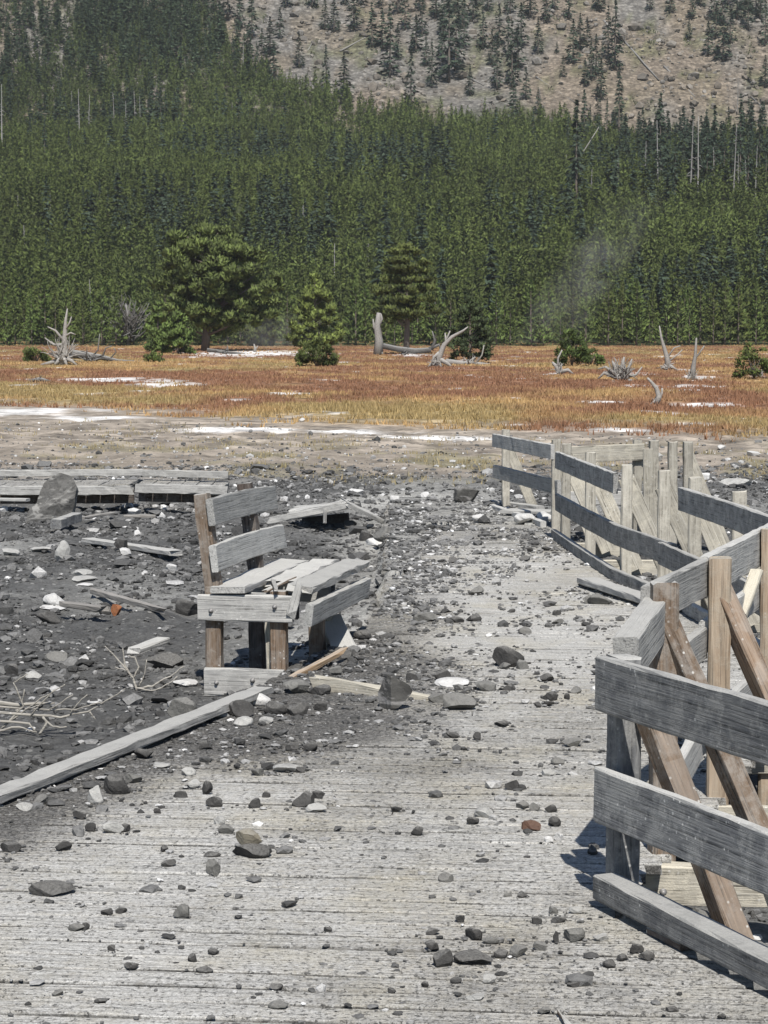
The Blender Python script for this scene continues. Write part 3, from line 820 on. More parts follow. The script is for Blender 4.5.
# on the planks (z = 0): px, bottom py, width, height, kind, label
DR = [
 (116, 796, 27, 21, 'd', 'big dark grey rock on the planks beside the diagonal fallen rail'),
 (133, 783, 18, 9, 'g', 'low grey stone just behind the big dark rock by the fallen rail'),
 (95, 804, 17, 18, 'l', 'rough pale stone left of the big dark rock by the fallen rail'),
 (24, 811, 19, 8, 'l', 'flat pale stone at the left picture edge below the fallen rail'),
 (40, 806, 16, 11, 'g', 'grey stone tucked under the fallen rail near the left edge'),
 (79, 820, 14, 9, 'd', 'dark stone below the rough pale stone near the fallen rail'),
 (157, 815, 8, 7, 'd', 'single small dark stone right of the pale and dark pair'),
 (113, 833, 22, 11, 'l', 'pale lump beside a dark stone, on the left planks'),
 (124, 832, 12, 8, 'd', 'dark stone touching the pale lump on the left planks'),
 (90, 831, 11, 8, 'd', 'small dark stone left of the pale lump on the planks'),
 (63, 851, 17, 10, 'd', 'dark angular stone alone on the left planks'),
 (10, 852, 22, 9, 'd', 'low dark clod at the left edge of the picture'),
 (168, 868, 16, 8, 'd', 'round-backed dark stone on the left middle planks'),
 (164, 852, 8, 6, 'd', 'small dark stone above the round-backed dark stone'),
 (180, 799, 16, 8, 'd', 'dark low stone on the grey muddy planks'),
 (188, 777, 15, 9, 'l', 'pale crumbly stone on the muddy planks, upper of two'),
 (194, 788, 15, 8, 'l', 'pale crumbly stone on the muddy planks, lower of two'),
 (161, 768, 18, 4, 'l', 'thin flat pale flake on the muddy planks'),
 (143, 760, 20, 11, 'd', 'dark broken stone at the foot of the fallen rail, mid way'),
 (134, 753, 12, 9, 'd', 'black stone pressed against the fallen rail'),
 (207, 795, 11, 14, 'd', 'upright dark stone, first of the row in the middle'),
 (214, 807, 18, 10, 'd', 'dark flattened stone just below the upright dark stone'),
 (254, 808, 13, 9, 'd', 'round dark stone in the middle of the deck'),
 (266, 799, 9, 7, 'd', 'smaller dark stone right above the round one mid deck'),
 (303, 807, 23, 14, 'd', 'big dark clod of a three-stone pile mid deck'),
 (318, 800, 15, 9, 'd', 'dark stone at the back of the three-stone pile'),
 (316, 813, 22, 8, 'l', 'pale stone at the front of the three-stone pile'),
 (286, 773, 28, 8, 'l', 'wide flat pale stone on the muddy planks below the bench'),
 (300, 773, 10, 6, 'd', 'black stone at the right end of the wide flat pale stone'),
 (257, 777, 13, 8, 'g', 'grey lump above the middle of the deck'),
 (251, 860, 41, 14, 'd', 'wide dark slab carrying a brown stone, lower middle of deck'),
 (213, 875, 15, 16, 'g', 'upright grey stone to the left of the wide dark slab'),
 (226, 834, 17, 9, 'g', 'grey stone up-left of the wide dark slab'),
 (219, 825, 12, 9, 'l', 'small pale stone above the grey stone left of the slab'),
 (212, 858, 18, 6, 'd', 'flat dark flake left of the wide dark slab'),
 (292, 752, 14, 8, 'd', 'dark clod on the muddy deck, left of two below the bench'),
 (310, 752, 15, 9, 'd', 'dark clod on the muddy deck, right of two below the bench'),
 (206, 750, 14, 9, 'd', 'dark stone on the mud right of the fallen rail end'),
 (512, 791, 15, 11, 'd', 'lone smooth dark stone on the pale dusty middle planks'),
 (573, 748, 20, 9, 'g', 'grey flat-topped stone left of the right-hand railing'),
 (558, 765, 14, 7, 'g', 'grey wedge stone below the flat-topped grey stone'),
 (549, 776, 14, 7, 'l', 'pale lump below the grey wedge stone'),
 (532, 832, 20, 10, 'b', 'reddish brown stone among grey ones near the railing'),
 (555, 827, 13, 10, 'd', 'dark round stone right of the reddish brown stone'),
 (551, 813, 13, 8, 'd', 'dark stone above the dark round stone near the railing'),
 (523, 810, 14, 8, 'g', 'grey stone above the reddish brown one'),
 (535, 811, 11, 8, 'g', 'grey pebble right above the reddish brown stone'),
 (549, 843, 9, 6, 'w', 'white pebble under the reddish brown stone, left of two'),
 (559, 842, 10, 9, 'w', 'white chalky pebble under the dark round stone, right of two'),
 (473, 825, 13, 8, 'd', 'dark stone at the foot of a pale clod, centre deck'),
 (484, 819, 20, 10, 'l', 'pale flat clod at the centre of the deck'),
 (417, 836, 13, 9, 'd', 'dark wedge stone left of centre on the deck'),
 (446, 883, 16, 9, 'g', 'grey low stone on the centre planks near the front'),
 (593, 856, 11, 10, 'd', 'dark stone in the shade by the near railing post'),
 (50, 897, 48, 13, 'd', 'long layered dark slab on the near planks at left'),
 (106, 916, 13, 7, 'd', 'small dark stone, left of a close pair on the near planks'),
 (121, 914, 12, 6, 'd', 'small dark stone, right of a close pair on the near planks'),
 (181, 919, 17, 14, 'g', 'square-cut grey stone standing alone on the near planks'),
 (76, 932, 18, 8, 'g', 'crumbled grey stone below the long layered slab'),
 (85, 931, 9, 8, 'd', 'dark lump beside the crumbled grey stone'),
 (192, 964, 10, 10, 'd', 'dark egg-shaped stone on the near planks'),
 (131, 970, 16, 7, 'd', 'pair-like dark stone on the near left planks'),
 (204, 974, 18, 6, 'd', 'thin dark sliver of stone below the egg-shaped one'),
 (111, 951, 8, 6, 'd', 'tiny dark pebble above the near left planks'),
 (101, 1005, 16, 6, 'd', 'flat dark flake near the bottom left'),
 (57, 996, 12, 6, 'g', 'grey flake near the bottom left corner'),
 (213, 955, 12, 5, 'd', 'small dark flake right of the egg-shaped stone'),
 (276, 990, 14, 5, 'd', 'dark flake, upper of two at the bottom of the deck'),
 (278, 1010, 22, 7, 'g', 'grey crumbled flake at the bottom of the deck'),
 (328, 932, 9, 5, 'd', 'single dark pebble on the clean near planks'),
 (392, 994, 9, 6, 'd', 'dark pebble at the bottom centre'),
 (443, 968, 21, 17, 'd', 'big dark wedge rock at the left end of a flat slab, front centre'),
 (473, 965, 40, 10, 'd', 'long flat dark slab right of the big dark wedge rock'),
 (474, 940, 18, 11, 'd', 'dark domed rock above the long flat slab'),
 (432, 951, 15, 10, 'd', 'dark rock left of the domed rock'),
 (433, 935, 15, 6, 'd', 'low dark stone above the dark rock left of the domed one'),
 (501, 958, 15, 8, 'd', 'dark stone right of the long flat slab'),
 (519, 957, 19, 10, 'g', 'grey dusty stone farther right of the long flat slab'),
 (491, 944, 18, 7, 'g', 'grey flat stone behind the long flat slab'),
 (575, 941, 22, 12, 'g', 'grey flat-faced stone near the toe of the near railing'),
 (556, 942, 6, 11, 'd', 'thin upright dark chip beside the flat-faced grey stone'),
 (537, 924, 11, 7, 'd', 'dark stone, left of two by the near railing'),
 (559, 923, 16, 6, 'd', 'dark flat stone, right of two by the near railing'),
 (523, 898, 11, 6, 'd', 'dark stone on the planks below the pale clod'),
 (508, 897, 9, 4, 'g', 'grey pebble on the planks below the pale clod'),
 (576, 914, 14, 7, 'l', 'pale wedge stone near the shaded post foot'),
 (554, 914, 10, 7, 'g', 'grey pebble left of the pale wedge stone'),
 (460, 923, 10, 8, 'd', 'dark splinter of stone at front centre'),
 (540, 950, 14, 8, 'g', 'crumbled grey clod left of the flat-faced stone'),
 (456, 984, 12, 6, 'd', 'dark flat stone below the long slab'),
 (490, 984, 14, 9, 'l', 'pale chip standing below the long slab'),
 (425, 988, 8, 6, 'd', 'round dark pebble below the big wedge rock'),
 (475, 1001, 20, 5, 'l', 'pale flake near the bottom edge, centre'),
 (574, 988, 14, 6, 'd', 'grey-dark stone low on the right planks'),
 (544, 1013, 14, 5, 'g', 'grey flake at the bottom edge, right of centre'),
 (637, 953, 15, 9, 'd', 'dark stone beside the near toe rail, upper of two'),
 (647, 960, 17, 8, 'd', 'dark stone beside the near toe rail, lower of two'),
 (610, 968, 14, 7, 'd', 'dark flat stone left of the toe-rail pair'),
 (623, 961, 11, 5, 'd', 'dark pebble between the toe-rail pair and the flat one'),
 (601, 941, 17, 6, 'l', 'curled pale flake below the end of the toe rail'),
 (673, 1013, 14, 5, 'd', 'smooth dark stone at the bottom right corner'),
 (722, 1018, 10, 4, 'd', 'small dark stone by the bottom right corner'),
 (509, 667, 33, 20, 'd', 'big black boulder in the middle of the dusty deck'),
 (523, 669, 13, 9, 'g', 'grey stone leaning on the right of the black boulder'),
 (505, 669, 12, 6, 'g', 'low grey stone in front of the black boulder'),
 (443, 681, 17, 11, 'd', 'dark wedge stone left of the black boulder'),
 (412, 681, 12, 8, 'd', 'dark stone behind the big striped rock'),
 (460, 711, 34, 16, 'g', 'wide grey rock right of the big striped rock'),
 (437, 703, 18, 9, 'g', 'grey stone between the striped rock and the wide grey rock'),
 (395, 710, 35, 34, 's', 'big upright striped rock standing on the deck before the bench'),
 (452, 687, 36, 7, 'w', 'white flat slab behind the wide grey rock'),
 (486, 691, 22, 9, 'g', 'grey crumbly stone right of the white flat slab'),
 (547, 682, 15, 8, 'd', 'dark sharp stone right of the black boulder'),
 (509, 690, 15, 6, 'd', 'dark flat stone below the black boulder'),
 (551, 701, 16, 9, 'd', 'dark stone above a flat one on the right of the deck'),
 (549, 706, 12, 5, 'd', 'flat dark stone right below the similar dark stone'),
 (538, 708, 8, 6, 'd', 'small dark pebble left of the stacked-looking pair'),
 (567, 699, 6, 6, 'd', 'small dark pebble right of the stacked-looking pair'),
 (576, 693, 12, 6, 'g', 'grey pebble by the railing, level with the striped rock'),
 (502, 727, 16, 6, 'd', 'low dark stone below the wide grey rock'),
 (453, 738, 14, 6, 'd', 'dark stone left of the low dark one'),
 (477, 740, 8, 8, 'd', 'dark pebble right of the dark stone at centre'),
 (474, 622, 16, 8, 'd', 'dark stone with a pale top up the deck, right of a pair'),
 (457, 623, 15, 6, 'd', 'dark stone up the deck, left of a pair'),
 (525, 634, 14, 7, 'g', 'grey pointed stone up the deck'),
 (558, 625, 13, 6, 'g', 'grey block up the deck near the fallen plank'),
 (557, 615, 9, 5, 'd', 'dark stone above the grey block up the deck'),
 (425, 622, 24, 9, 'g', 'low grey mound right of the bench'),
 (512, 613, 7, 4, 'd', 'tiny dark stone up the deck in the middle'),
 (600, 605, 26, 11, 'g', 'grey rock beside the fallen plank under the railing'),
 (590, 604, 14, 9, 'g', 'grey stone left of the rock by the fallen plank'),
]
for (px, py, w, h, k, lab) in DR: rock(lab, px, py, w, h, k, 0.0, dep=random.uniform(.6, 1.0))
c = P(251, 860, 0); rock('brown stone resting on top of the wide dark slab', 247, 850, 27, 15, 't', 0.0).matrix_basis = Matrix.Translation((c.x - .012, c.y + .07, .044))

# rubble heap in front of the bench and rocks in the mud
GRK = [
 (240, 718, 28, 17, 'd', 'dark rock at the end of the fallen rail'),
 (258, 706, 26, 12, 'w', 'white slab in the rubble at the bench foot'),
 (276, 715, 26, 13, 'd', 'dark rock in the middle of the bench rubble'),
 (297, 716, 24, 13, 'd', 'dark rock at the right of the bench rubble'),
 (296, 694, 28, 13, 'g', 'wedge-shaped slab with a pale top under the broken stick'),
 (320, 695, 22, 9, 'd', 'dark stone before the tan plank'),
 (320, 711, 15, 9, 'd', 'small dark rock right of the bench rubble'),
 (243, 726, 20, 9, 'l', 'pale stone below the end of the fallen rail'),
 (266, 724, 15, 7, 'l', 'small pale stone in front of the bench rubble'),
 (352, 690, 18, 8, 'g', 'grey stone against the tan plank'),
 (335, 676, 14, 9, 'g', 'grey stone under the bench front'),
 (362, 640, 18, 9, 'd', 'dark stone right of the leaning white board'),
 (345, 660, 16, 10, 'd', 'dark stone beneath the leaning white board'),
 (182, 718, 31, 20, 'g', 'brownish grey boulder in the mud against the fallen rail'),
 (188, 617, 26, 17, 'd', 'dark boulder in the mud left of the bench leg'),
 (160, 669, 46, 14, 'd', 'long low dark rock in the mud below the bench back'),
 (105, 616, 13, 13, 'd', 'dark stone just left of the orange stone'),
 (116, 616, 11, 11, 'o', 'small orange stone in the dark mud'),
 (54, 606, 25, 12, 'w', 'white block lying on the mud, left of the sticks'),
 (50, 612, 32, 4, 'w', 'thin white slab under the white block'),
 (48, 624, 24, 12, 'd', 'dark mound of mud under the white slab'),
 (82, 577, 20, 7, 'l', 'pale flat stone in the mud, upper of three'),
 (84, 583, 25, 6, 'l', 'pale flat stone in the mud, middle of three'),
 (84, 587, 18, 3, 'w', 'thin white stone in the mud, lowest of three'),
 (171, 573, 11, 9, 'w', 'white stone in the mud by the backrest'),
 (162, 519, 7, 7, 'w', 'small bright white stone under the far boardwalk'),
 (137, 536, 7, 6, 'w', 'small round white stone in the mud'),
 (134, 514, 14, 6, 'w', 'white stone under the split of the far boardwalk'),
 (127, 508, 13, 5, 'w', 'flat white stone against the far boardwalk'),
 (94, 502, 7, 5, 'w', 'small white stone right of the leaning boulder'),
 (3, 512, 8, 6, 'w', 'white stone at the left edge before the far boardwalk'),
 (10, 556, 18, 7, 'l', 'pale stone at the left picture edge in the mud'),
 (40, 553, 22, 5, 'l', 'pale flat smear of stone left of the upright stone'),
 (62, 561, 16, 20, 'l', 'upright pale stone cone in the mud'),
 (120, 552, 14, 13, 'd', 'dark stone at the middle of the long pale slat'),
 (125, 556, 12, 8, 'w', 'white stone under the long pale slat'),
 (82, 665, 14, 9, 'w', 'white stone alone in the mud above the dead branches'),
 (10, 677, 17, 13, 'd', 'black rock at the left edge above the branches'),
 (33, 681, 17, 9, 'l', 'pale clod above the heap of dead branches'),
 (55, 662, 24, 9, 'g', 'grey crumbled clod in the mud'),
 (184, 688, 26, 6, 'w', 'long white stone left of the bench base'),
 (94, 706, 16, 4, 'w', 'flat white chip among the dead branches'),
 (467, 503, 27, 17, 's', 'pyramid rock with a pale right face by the farthest railing'),
 (385, 541, 24, 14, 'g', 'brownish rock behind the white wedge'),
 (377, 547, 23, 9, 'w', 'white wedge stone right of the bench seat'),
 (367, 541, 16, 10, 'd', 'dark rock left of the white wedge stone'),
 (350, 530, 14, 9, 'd', 'dark rock below the collapsed deck panel'),
 (356, 495, 16, 6, 'w', 'white stone beyond the collapsed deck panel'),
 (425, 498, 9, 6, 'w', 'white stone up the path, left of the pyramid rock'),
 (395, 502, 9, 6, 'w', 'small white stone left of the path'),
 (479, 545, 14, 6, 'w', 'small white stone on the far debris'),
 (455, 563, 14, 6, 'd', 'dark stone in the middle of the far debris'),
 (476, 595, 16, 9, 'g', 'grey mound of stone on the far debris'),
 (525, 561, 12, 5, 'd', 'dark flat stone left of the far railing'),
 (530, 552, 7, 5, 'd', 'dark pebble left of the far railing'),
 (525, 525, 22, 9, 'w', 'white broken stone under the farthest railing'),
 (545, 520, 16, 8, 'w', 'white stone at the foot of the far railing'),
 (600, 524, 10, 6, 'w', 'white stone behind the far railing'),
 (640, 467, 8, 6, 'w', 'white stone on the gravel beyond the railing'),
 (690, 489, 9, 5, 'w', 'bright white stone beyond the right railing'),
 (703, 481, 15, 8, 'w', 'pale boulder beyond the right railing'),
 (737, 487, 34, 8, 'l', 'flat pale boulder behind the right-hand railing'),
 (754, 456, 14, 5, 'w', 'white flat stone on the gravel at the right edge'),
 (722, 450, 9, 5, 'w', 'small white stone on the gravel near the right edge'),
 (658, 462, 12, 9, 'l', 'pale stone between the pale far posts'),
 (302, 422, 6, 4, 'w', 'white stone at the edge of the meadow crust'),
 (725, 935, 26, 20, 'd', 'dark rock below the platform behind the near railing'),
 (757, 942, 12, 6, 'w', 'white stone below the platform at the right edge'),
 (700, 925, 22, 14, 'g', 'grey rock below the joist behind the near railing'),
]
for (px, py, w, h, k, lab) in GRK:
    rock(lab, px, py, w, h, k, None, dep=random.uniform(.6, 1.0))
def slab_boulder():
    Yb = 25.0
    poly = [(27, 524), (30, 512), (38, 503), (41, 490), (44, 483), (60, 473), (71, 476), (77, 486), (75, 502), (73, 514), (68, 525), (48, 527)]
    c = W(52, 523, Yb)
    bm = bmesh.new(); fr = []; bk = []
    cx = sum(p[0] for p in poly) / len(poly); cy = 505
    for (a, b_) in poly:
        p = W(a, b_, Yb) - c; q = W(cx + (a - cx) * .7 + 3, cy + (b_ - cy) * .82 + 4, Yb) - c
        fr.append(bm.verts.new(p)); bk.append(bm.verts.new(q + Vector((0, .34, 0))))
    mid = bm.verts.new(W(58, 500, Yb) - c + Vector((0, -.10, 0))); mb = bm.verts.new(Vector((0, .4, .25)))
    n = len(poly)
    for k in range(n):
        k2 = (k + 1) % n
        bm.faces.new((fr[k], fr[k2], bk[k2], bk[k])); bm.faces.new((fr[k2], fr[k], mid)); bm.faces.new((bk[k], bk[k2], mb))
    bmesh.ops.recalc_face_normals(bm, faces=bm.faces)
    bmesh.ops.triangulate(bm, faces=bm.faces); bmesh.ops.subdivide_edges(bm, edges=bm.edges, cuts=5, use_grid_fill=True)
    for v in bm.verts:
        x, y, z = v.co; v.co += Vector((float(fbm(y * 5 + z * 4, x * 4, 81, 2)) - .5, (float(fbm(x * 5 + z * 3, z * 7 - x * 4, 83, 4)) - .5) * 1.2, float(fbm(x * 4, y * 4 + z * 3, 85, 2)) - .5)) * .075
    me = bpy.data.meshes.new('boulder'); bm.to_mesh(me); bm.free(); me.materials.append(M_SLABR)
    tag(link('boulder', me, None, Matrix.Translation(c)), 'huge striped slab of rock leaning before the far boardwalk', 'boulder')
slab_boulder()

# ------------------------------------------------------------------ rubble / gravel (uncountable)
def scatter(name, X, Y, Z, S, colf, sub, nvar, mat, rng, flat=(.35, .8), up=.25):
    nv = len(ICO[sub][0]); Fc = ICO[sub][1]
    var = np.stack([rock_verts(rng, sub, 7, .45, .9, .06) for _ in range(nvar)])
    n = len(X); idx = rng.integers(0, nvar, n)
    a = rng.uniform(0, 2 * np.pi, n)
    V = var[idx] * np.stack([S * rng.uniform(.6, 1.1, n), S * rng.uniform(.6, 1.1, n), S * rng.uniform(*flat, n)], 1)[:, None, :]
    ca, sa = np.cos(a)[:, None], np.sin(a)[:, None]
    V = np.stack([V[:, :, 0] * ca - V[:, :, 1] * sa, V[:, :, 0] * sa + V[:, :, 1] * ca, V[:, :, 2]], -1)
    V += np.stack([X, Y, Z + S * up], 1)[:, None, :]
    Fa = (Fc[None] + (np.arange(n) * nv)[:, None, None]).reshape(-1, 3)
    c = np.repeat(colf(n)[:, None, :], nv, 1).reshape(-1, 3)
    o = link(name, np_mesh(name, V.reshape(-1, 3), [Fa], mat, c))
    return tag(o, kind='stuff')

def stonecol(rng, pd=.62, pg=.24, pl=.10, g=1.0):
    def f(n):
        r = rng.random(n); v = rng.random(n)
        c = np.where(r < pd, .05 + .07 * v, np.where(r < pd + pg, .11 + .1 * v, np.where(r < pd + pg + pl, .28 + .2 * v, .6 + .18 * v)))
        return c[:, None] * np.array([1, .985, .955])
    return f

def mud_rubble():
    rng = np.random.default_rng(21)
    n = 85000
    Y = 8 + 30 * rng.random(n) ** 1.05
    X = (rng.random(n) * 2 - 1) * (.9 + .24 * Y)
    l = np.interp(Y, *DECK_L); r = np.interp(Y, *DECK_R)
    keep = (X < l + .02) | (X > r + .1) | ((Y > 21) & (rng.random(n) < np.where((X > l - .2) & (X < r), .16, .6)))
    clump = fbm(X / .9, Y / 1.1, 71, 3); keep &= rng.random(n) < .12 + sstep(.28, .56, clump)
    X, Y = X[keep], Y[keep]; S = np.clip(rng.lognormal(-4.45, .62, len(X)), .006, .10) * (1 + .03 * np.clip(Y - 12, 0, 20))
    o = scatter('rubble', X, Y, gz(X, Y), S, stonecol(rng, .52, .42, .055), 1, 14, M_RUBBLE, rng, (.25, .7))
    o['label'] = 'loose dark rubble covering the mud field'
mud_rubble()

def deck_gravel():
    rng = np.random.default_rng(22)
    n = 52000
    Y = 5.0 + 21 * rng.random(n) ** 1.0
    l = np.interp(Y, *DECK_L); r = np.interp(Y, *DECK_R)
    X = l + .02 + (r - l - .1) * rng.random(n)
    dens = .15 + .9 * np.maximum.reduce([sstep(.9, .0, X - l) * sstep(6.5, 9, Y), sstep(8.6, 10.4, Y) * (1 - sstep(12.5, 13.5, Y)) * sstep(2.0, .5, X - l) , sstep(14.5, 19, Y) * .30])
    dens *= sstep(.28, .62, fbm(X / .35, Y / .5, 73, 3)) * 1.2
    keep = rng.random(n) < dens
    X, Y = X[keep], Y[keep]; S = np.clip(rng.lognormal(-4.95, .65, len(X)), .003, .045) * (1 + .03 * np.clip(Y - 9, 0, 20))
    Z = np.where(gz(X, Y) > 0, gz(X, Y), 0.0)
    cx = []; cy = []; cs = []
    for (x, y, w) in CRUMB:
        k = rng.integers(6, 18); a = rng.uniform(0, 6.28, k); f = w * (.45 + rng.exponential(.45, k))
        cx.append(x + np.cos(a) * f); cy.append(y + np.sin(a) * f * 1.3); cs.append(np.clip(w * rng.lognormal(-2.6, .5, k), .003, .02))
    X = np.concatenate([X] + cx); Y = np.concatenate([Y] + cy); S = np.concatenate([S] + cs); Z = np.concatenate([Z, np.zeros(len(X) - len(Z))])
    sc_ = stonecol(rng, .46, .38, .145); lift = (1 + .25 * sstep(13.5, 17, Y))[:, None]
    o = scatter('gravel', X, Y, Z, S, lambda n: np.minimum(sc_(n) * lift, .75), 1, 14, M_RUBBLE, rng, (.2, .65))
    o['label'] = 'small gravel strewn over the boardwalk planks'
deck_gravel()

def field_gravel():
    rng = np.random.default_rng(23)
    n = 6500
    Y = 30 + 28 * rng.random(n); X = (rng.random(n) * 2 - 1) * (1 + .25 * Y)
    keep = (Y < crust(X, Y) + 2) & (rng.random(n) < 1.2 - (Y - 30) / 32)
    X, Y = X[keep], Y[keep]; S = np.clip(rng.lognormal(-3.75, .5, len(X)), .012, .12)
    o = scatter('scattered_stones', X, Y, gz(X, Y), S, stonecol(rng, .25, .45, .24), 1, 10, M_RUBBLE, rng)
    o['label'] = 'scattered stones on the grey gravel flat'
field_gravel()

# ------------------------------------------------------------------ dry meadow grass
def blades(name, X, Y, Z, H, Wd, C, rng, nb=4, label=''):
    n = len(X); m = n * nb
    X = np.repeat(X, nb) + rng.normal(0, .05, m); Y = np.repeat(Y, nb) + rng.normal(0, .05, m); Z = np.repeat(Z, nb)
    H = np.repeat(H, nb) * rng.uniform(.6, 1.1, m); Wd = np.repeat(Wd, nb)
    a = rng.uniform(0, 2 * np.pi, m); lean = rng.normal(0, .3, (m, 2)) * H[:, None]
    dx, dy = np.cos(a) * Wd, np.sin(a) * Wd
    b = np.stack([X, Y, Z - .02], 1)
    V = np.stack([b + np.stack([-dx, -dy, 0 * dx], 1), b + np.stack([dx, dy, 0 * dx], 1), b + np.stack([lean[:, 0], lean[:, 1], H + .02], 1)], 1)
    c = np.repeat(C, nb, 0) * rng.uniform(.75, 1.25, (m, 1)); c = np.repeat(c[:, None, :], 3, 1).reshape(-1, 3)
    Fa = np.arange(m * 3).reshape(-1, 3)
    o = link(name, np_mesh(name, V.reshape(-1, 3), [Fa], M_GRASS, c))
    tag(o, label, kind='stuff')
def meadow():
    rng = np.random.default_rng(31)
    n = 125000
    Y = np.exp(rng.uniform(np.log(46), np.log(318), n)); X = (rng.random(n) * 2 - 1) * (4 + .28 * Y)
    C, g = ground_color(X, Y); C = ground_color.mead
    keep = rng.random(n) < g * sstep(.18, .5, fbm(X / 1.3, Y / 2.0, 75, 3))
    X, Y, C = X[keep], Y[keep], C[keep]
    H = rng.uniform(.07, .19, len(X)) * (1 + .3 * (fbm(X / 5, Y / 5, 77, 2) - .5)); Wd = .012 + Y * .00022
    blades('meadow_grass', X, Y, gz(X, Y), H, Wd, C * 1.1, rng, 4, 'golden and rust-red dry meadow grass')
    n = 5500
    Y = rng.uniform(33, 60, n); X = (rng.random(n) * 2 - 1) * (2 + .24 * Y)
    keep = (rng.random(n) < sstep(.45, .68, fbm(X / 1.2, Y / 2, 25, 3))) & (Y < crust(X, Y))
    X, Y = X[keep], Y[keep]
    v = rng.random((len(X), 1))
    C = np.array([.23, .20, .11]) * (1 - v) + np.array([.36, .29, .17]) * v
    blades('sparse_grass', X, Y, gz(X, Y), rng.uniform(.04, .12, len(X)), np.full(len(X), .014), C, rng, 4, 'sparse dry tufts on the gravel flat')
meadow()

# ------------------------------------------------------------------ trees
def diamonds(Cn, D, L, Wd, rng):
    """leaf-shaped quads: centre, direction, length, width"""
    n = len(Cn)
    r = rng.normal(size=(n, 3)); S = np.cross(D, r); S /= np.linalg.norm(S, axis=1)[:, None] + 1e-9
    L = np.asarray(L)[:, None]; Wd = np.asarray(Wd)[:, None]
    V = np.stack([Cn - D * L * .5, Cn + S * Wd * .5 - D * L * .05, Cn + D * L * .5, Cn - S * Wd * .5 - D * L * .05], 1)
    return V.reshape(-1, 3), np.arange(n * 4).reshape(-1, 4)

def conifer_cards(rng, n, style):
    """unit-height crown: returns V, quads, shade"""
    z = rng.random(n) ** (.85 if style == 'pine' else .95)
    z0 = .06 if style != 'tall' else .22
    z = z0 + (1 - z0) * z
    if style == 'pine': r0, p = .155, .75
    elif style == 'spruce': r0, p = .125, .9
    else: r0, p = .085, .7
    nl = 17
    lev = np.round(z * nl) / nl + rng.normal(0, .008, n)
    zz = np.where(rng.random(n) < .7, lev, z)
    a0 = rng.random(400) * 2 * np.pi
    k = (np.round(zz * nl).astype(int) * 7 + rng.integers(0, 7, n)) % 400
    a = a0[k] + rng.normal(0, .22, n)
    prof = r0 * np.clip(1 - (zz - z0) / (1 - z0), 0.02, 1) ** p * (.75 + .5 * vnoise(a * 1.2 + 5, zz * 9, int(rng.integers(999))))
    prof *= sstep(0, .12, zz - z0 + .06)
    f = rng.random(n) ** .55
    rad = prof * f
    out = np.stack([np.cos(a), np.sin(a), np.zeros(n)], 1)
    droop = {'pine': .35, 'spruce': -.45, 'tall': -.35}[style]
    Cn = out * rad[:, None]; Cn[:, 2] = zz + droop * rad * .6
    D = out * 1.0 + rng.normal(0, .35, (n, 3)); D[:, 2] += droop * 1.1 + (1.1 if style == 'pine' else .0) * f
    D /= np.linalg.norm(D, axis=1)[:, None]
    L = .06 + .35 * prof; L *= (320 / n) ** .25 * rng.uniform(.7, 1.2, n)
    V, q = diamonds(Cn, D, L * .76, L * rng.uniform(.19, .34, n), rng)
    nr_ = out * 1.0 + np.array([0, 0, .55]); nr_ /= np.linalg.norm(nr_, axis=1)[:, None]
    conifer_cards.nrm = np.repeat(nr_, 4, 0)
    tipv = rng.uniform(.78, 1.25, n)
    return V, q, np.repeat(tipv, 4)

PINE = np.array([.114, .152, .036]); SPRUCE = np.array([.046, .068, .042]); OLIVE = np.array([.108, .130, .034])

m_, nt_, b_ = newmat('conifer_bark', .95)
g_ = noise(nt_, objvec(nt_, (30, 30, 4)), .6, 4, .7)
lk(nt_, mixc(nt_, g_, (.07, .055, .045), (.20, .17, .145)), b_.inputs['Base Color']); M_BARK = m_

def trunk_mesh(h, r, name='trunk', bend=0.0, mat=None, top=.1):
    pts = [(bend * math.sin(3 * k / 7), bend * .5 * math.sin(2 * k / 7), h * k / 7) for k in range(8)]
    V, q, c = tube_arrays(pts, [r * (1 - (1 - top) * k / 7) for k in range(8)], 7)
    return np_mesh(name, V, [q, c], mat or M_BARK, smooth=True)

PROTO = {}
def proto(style, k, n, colr):
    key = (style, k)
    if key not in PROTO:
        rng = np.random.default_rng(100 + k * 17 + len(style) * 1000)
        V, q, s = conifer_cards(rng, n, style)
        PROTO[key] = (np_mesh('crown', V, [q], M_LEAF, colr[None] * s[:, None], nrm=conifer_cards.nrm), trunk_mesh(.93, .013))
    return PROTO[key]

def conifer(style, k, base, h, wid, label, group, n=420, colr=SPRUCE, name='conifer'):
    cm, tm = proto(style, k, n, colr)
    t = thing(name, label, 'tree', base, group)
    a = random.uniform(0, 6.28)
    for nm, me in (('crown', cm), ('trunk', tm)):
        o = bpy.data.objects.new(nm, me); COL.objects.link(o); o.parent = t
        o.matrix_basis = Matrix.Rotation(a, 4, 'Z') @ Matrix.Diagonal((h * wid, h * wid, h, 1))
    return t

def on_slope(px, py):
    return hit(px, py)

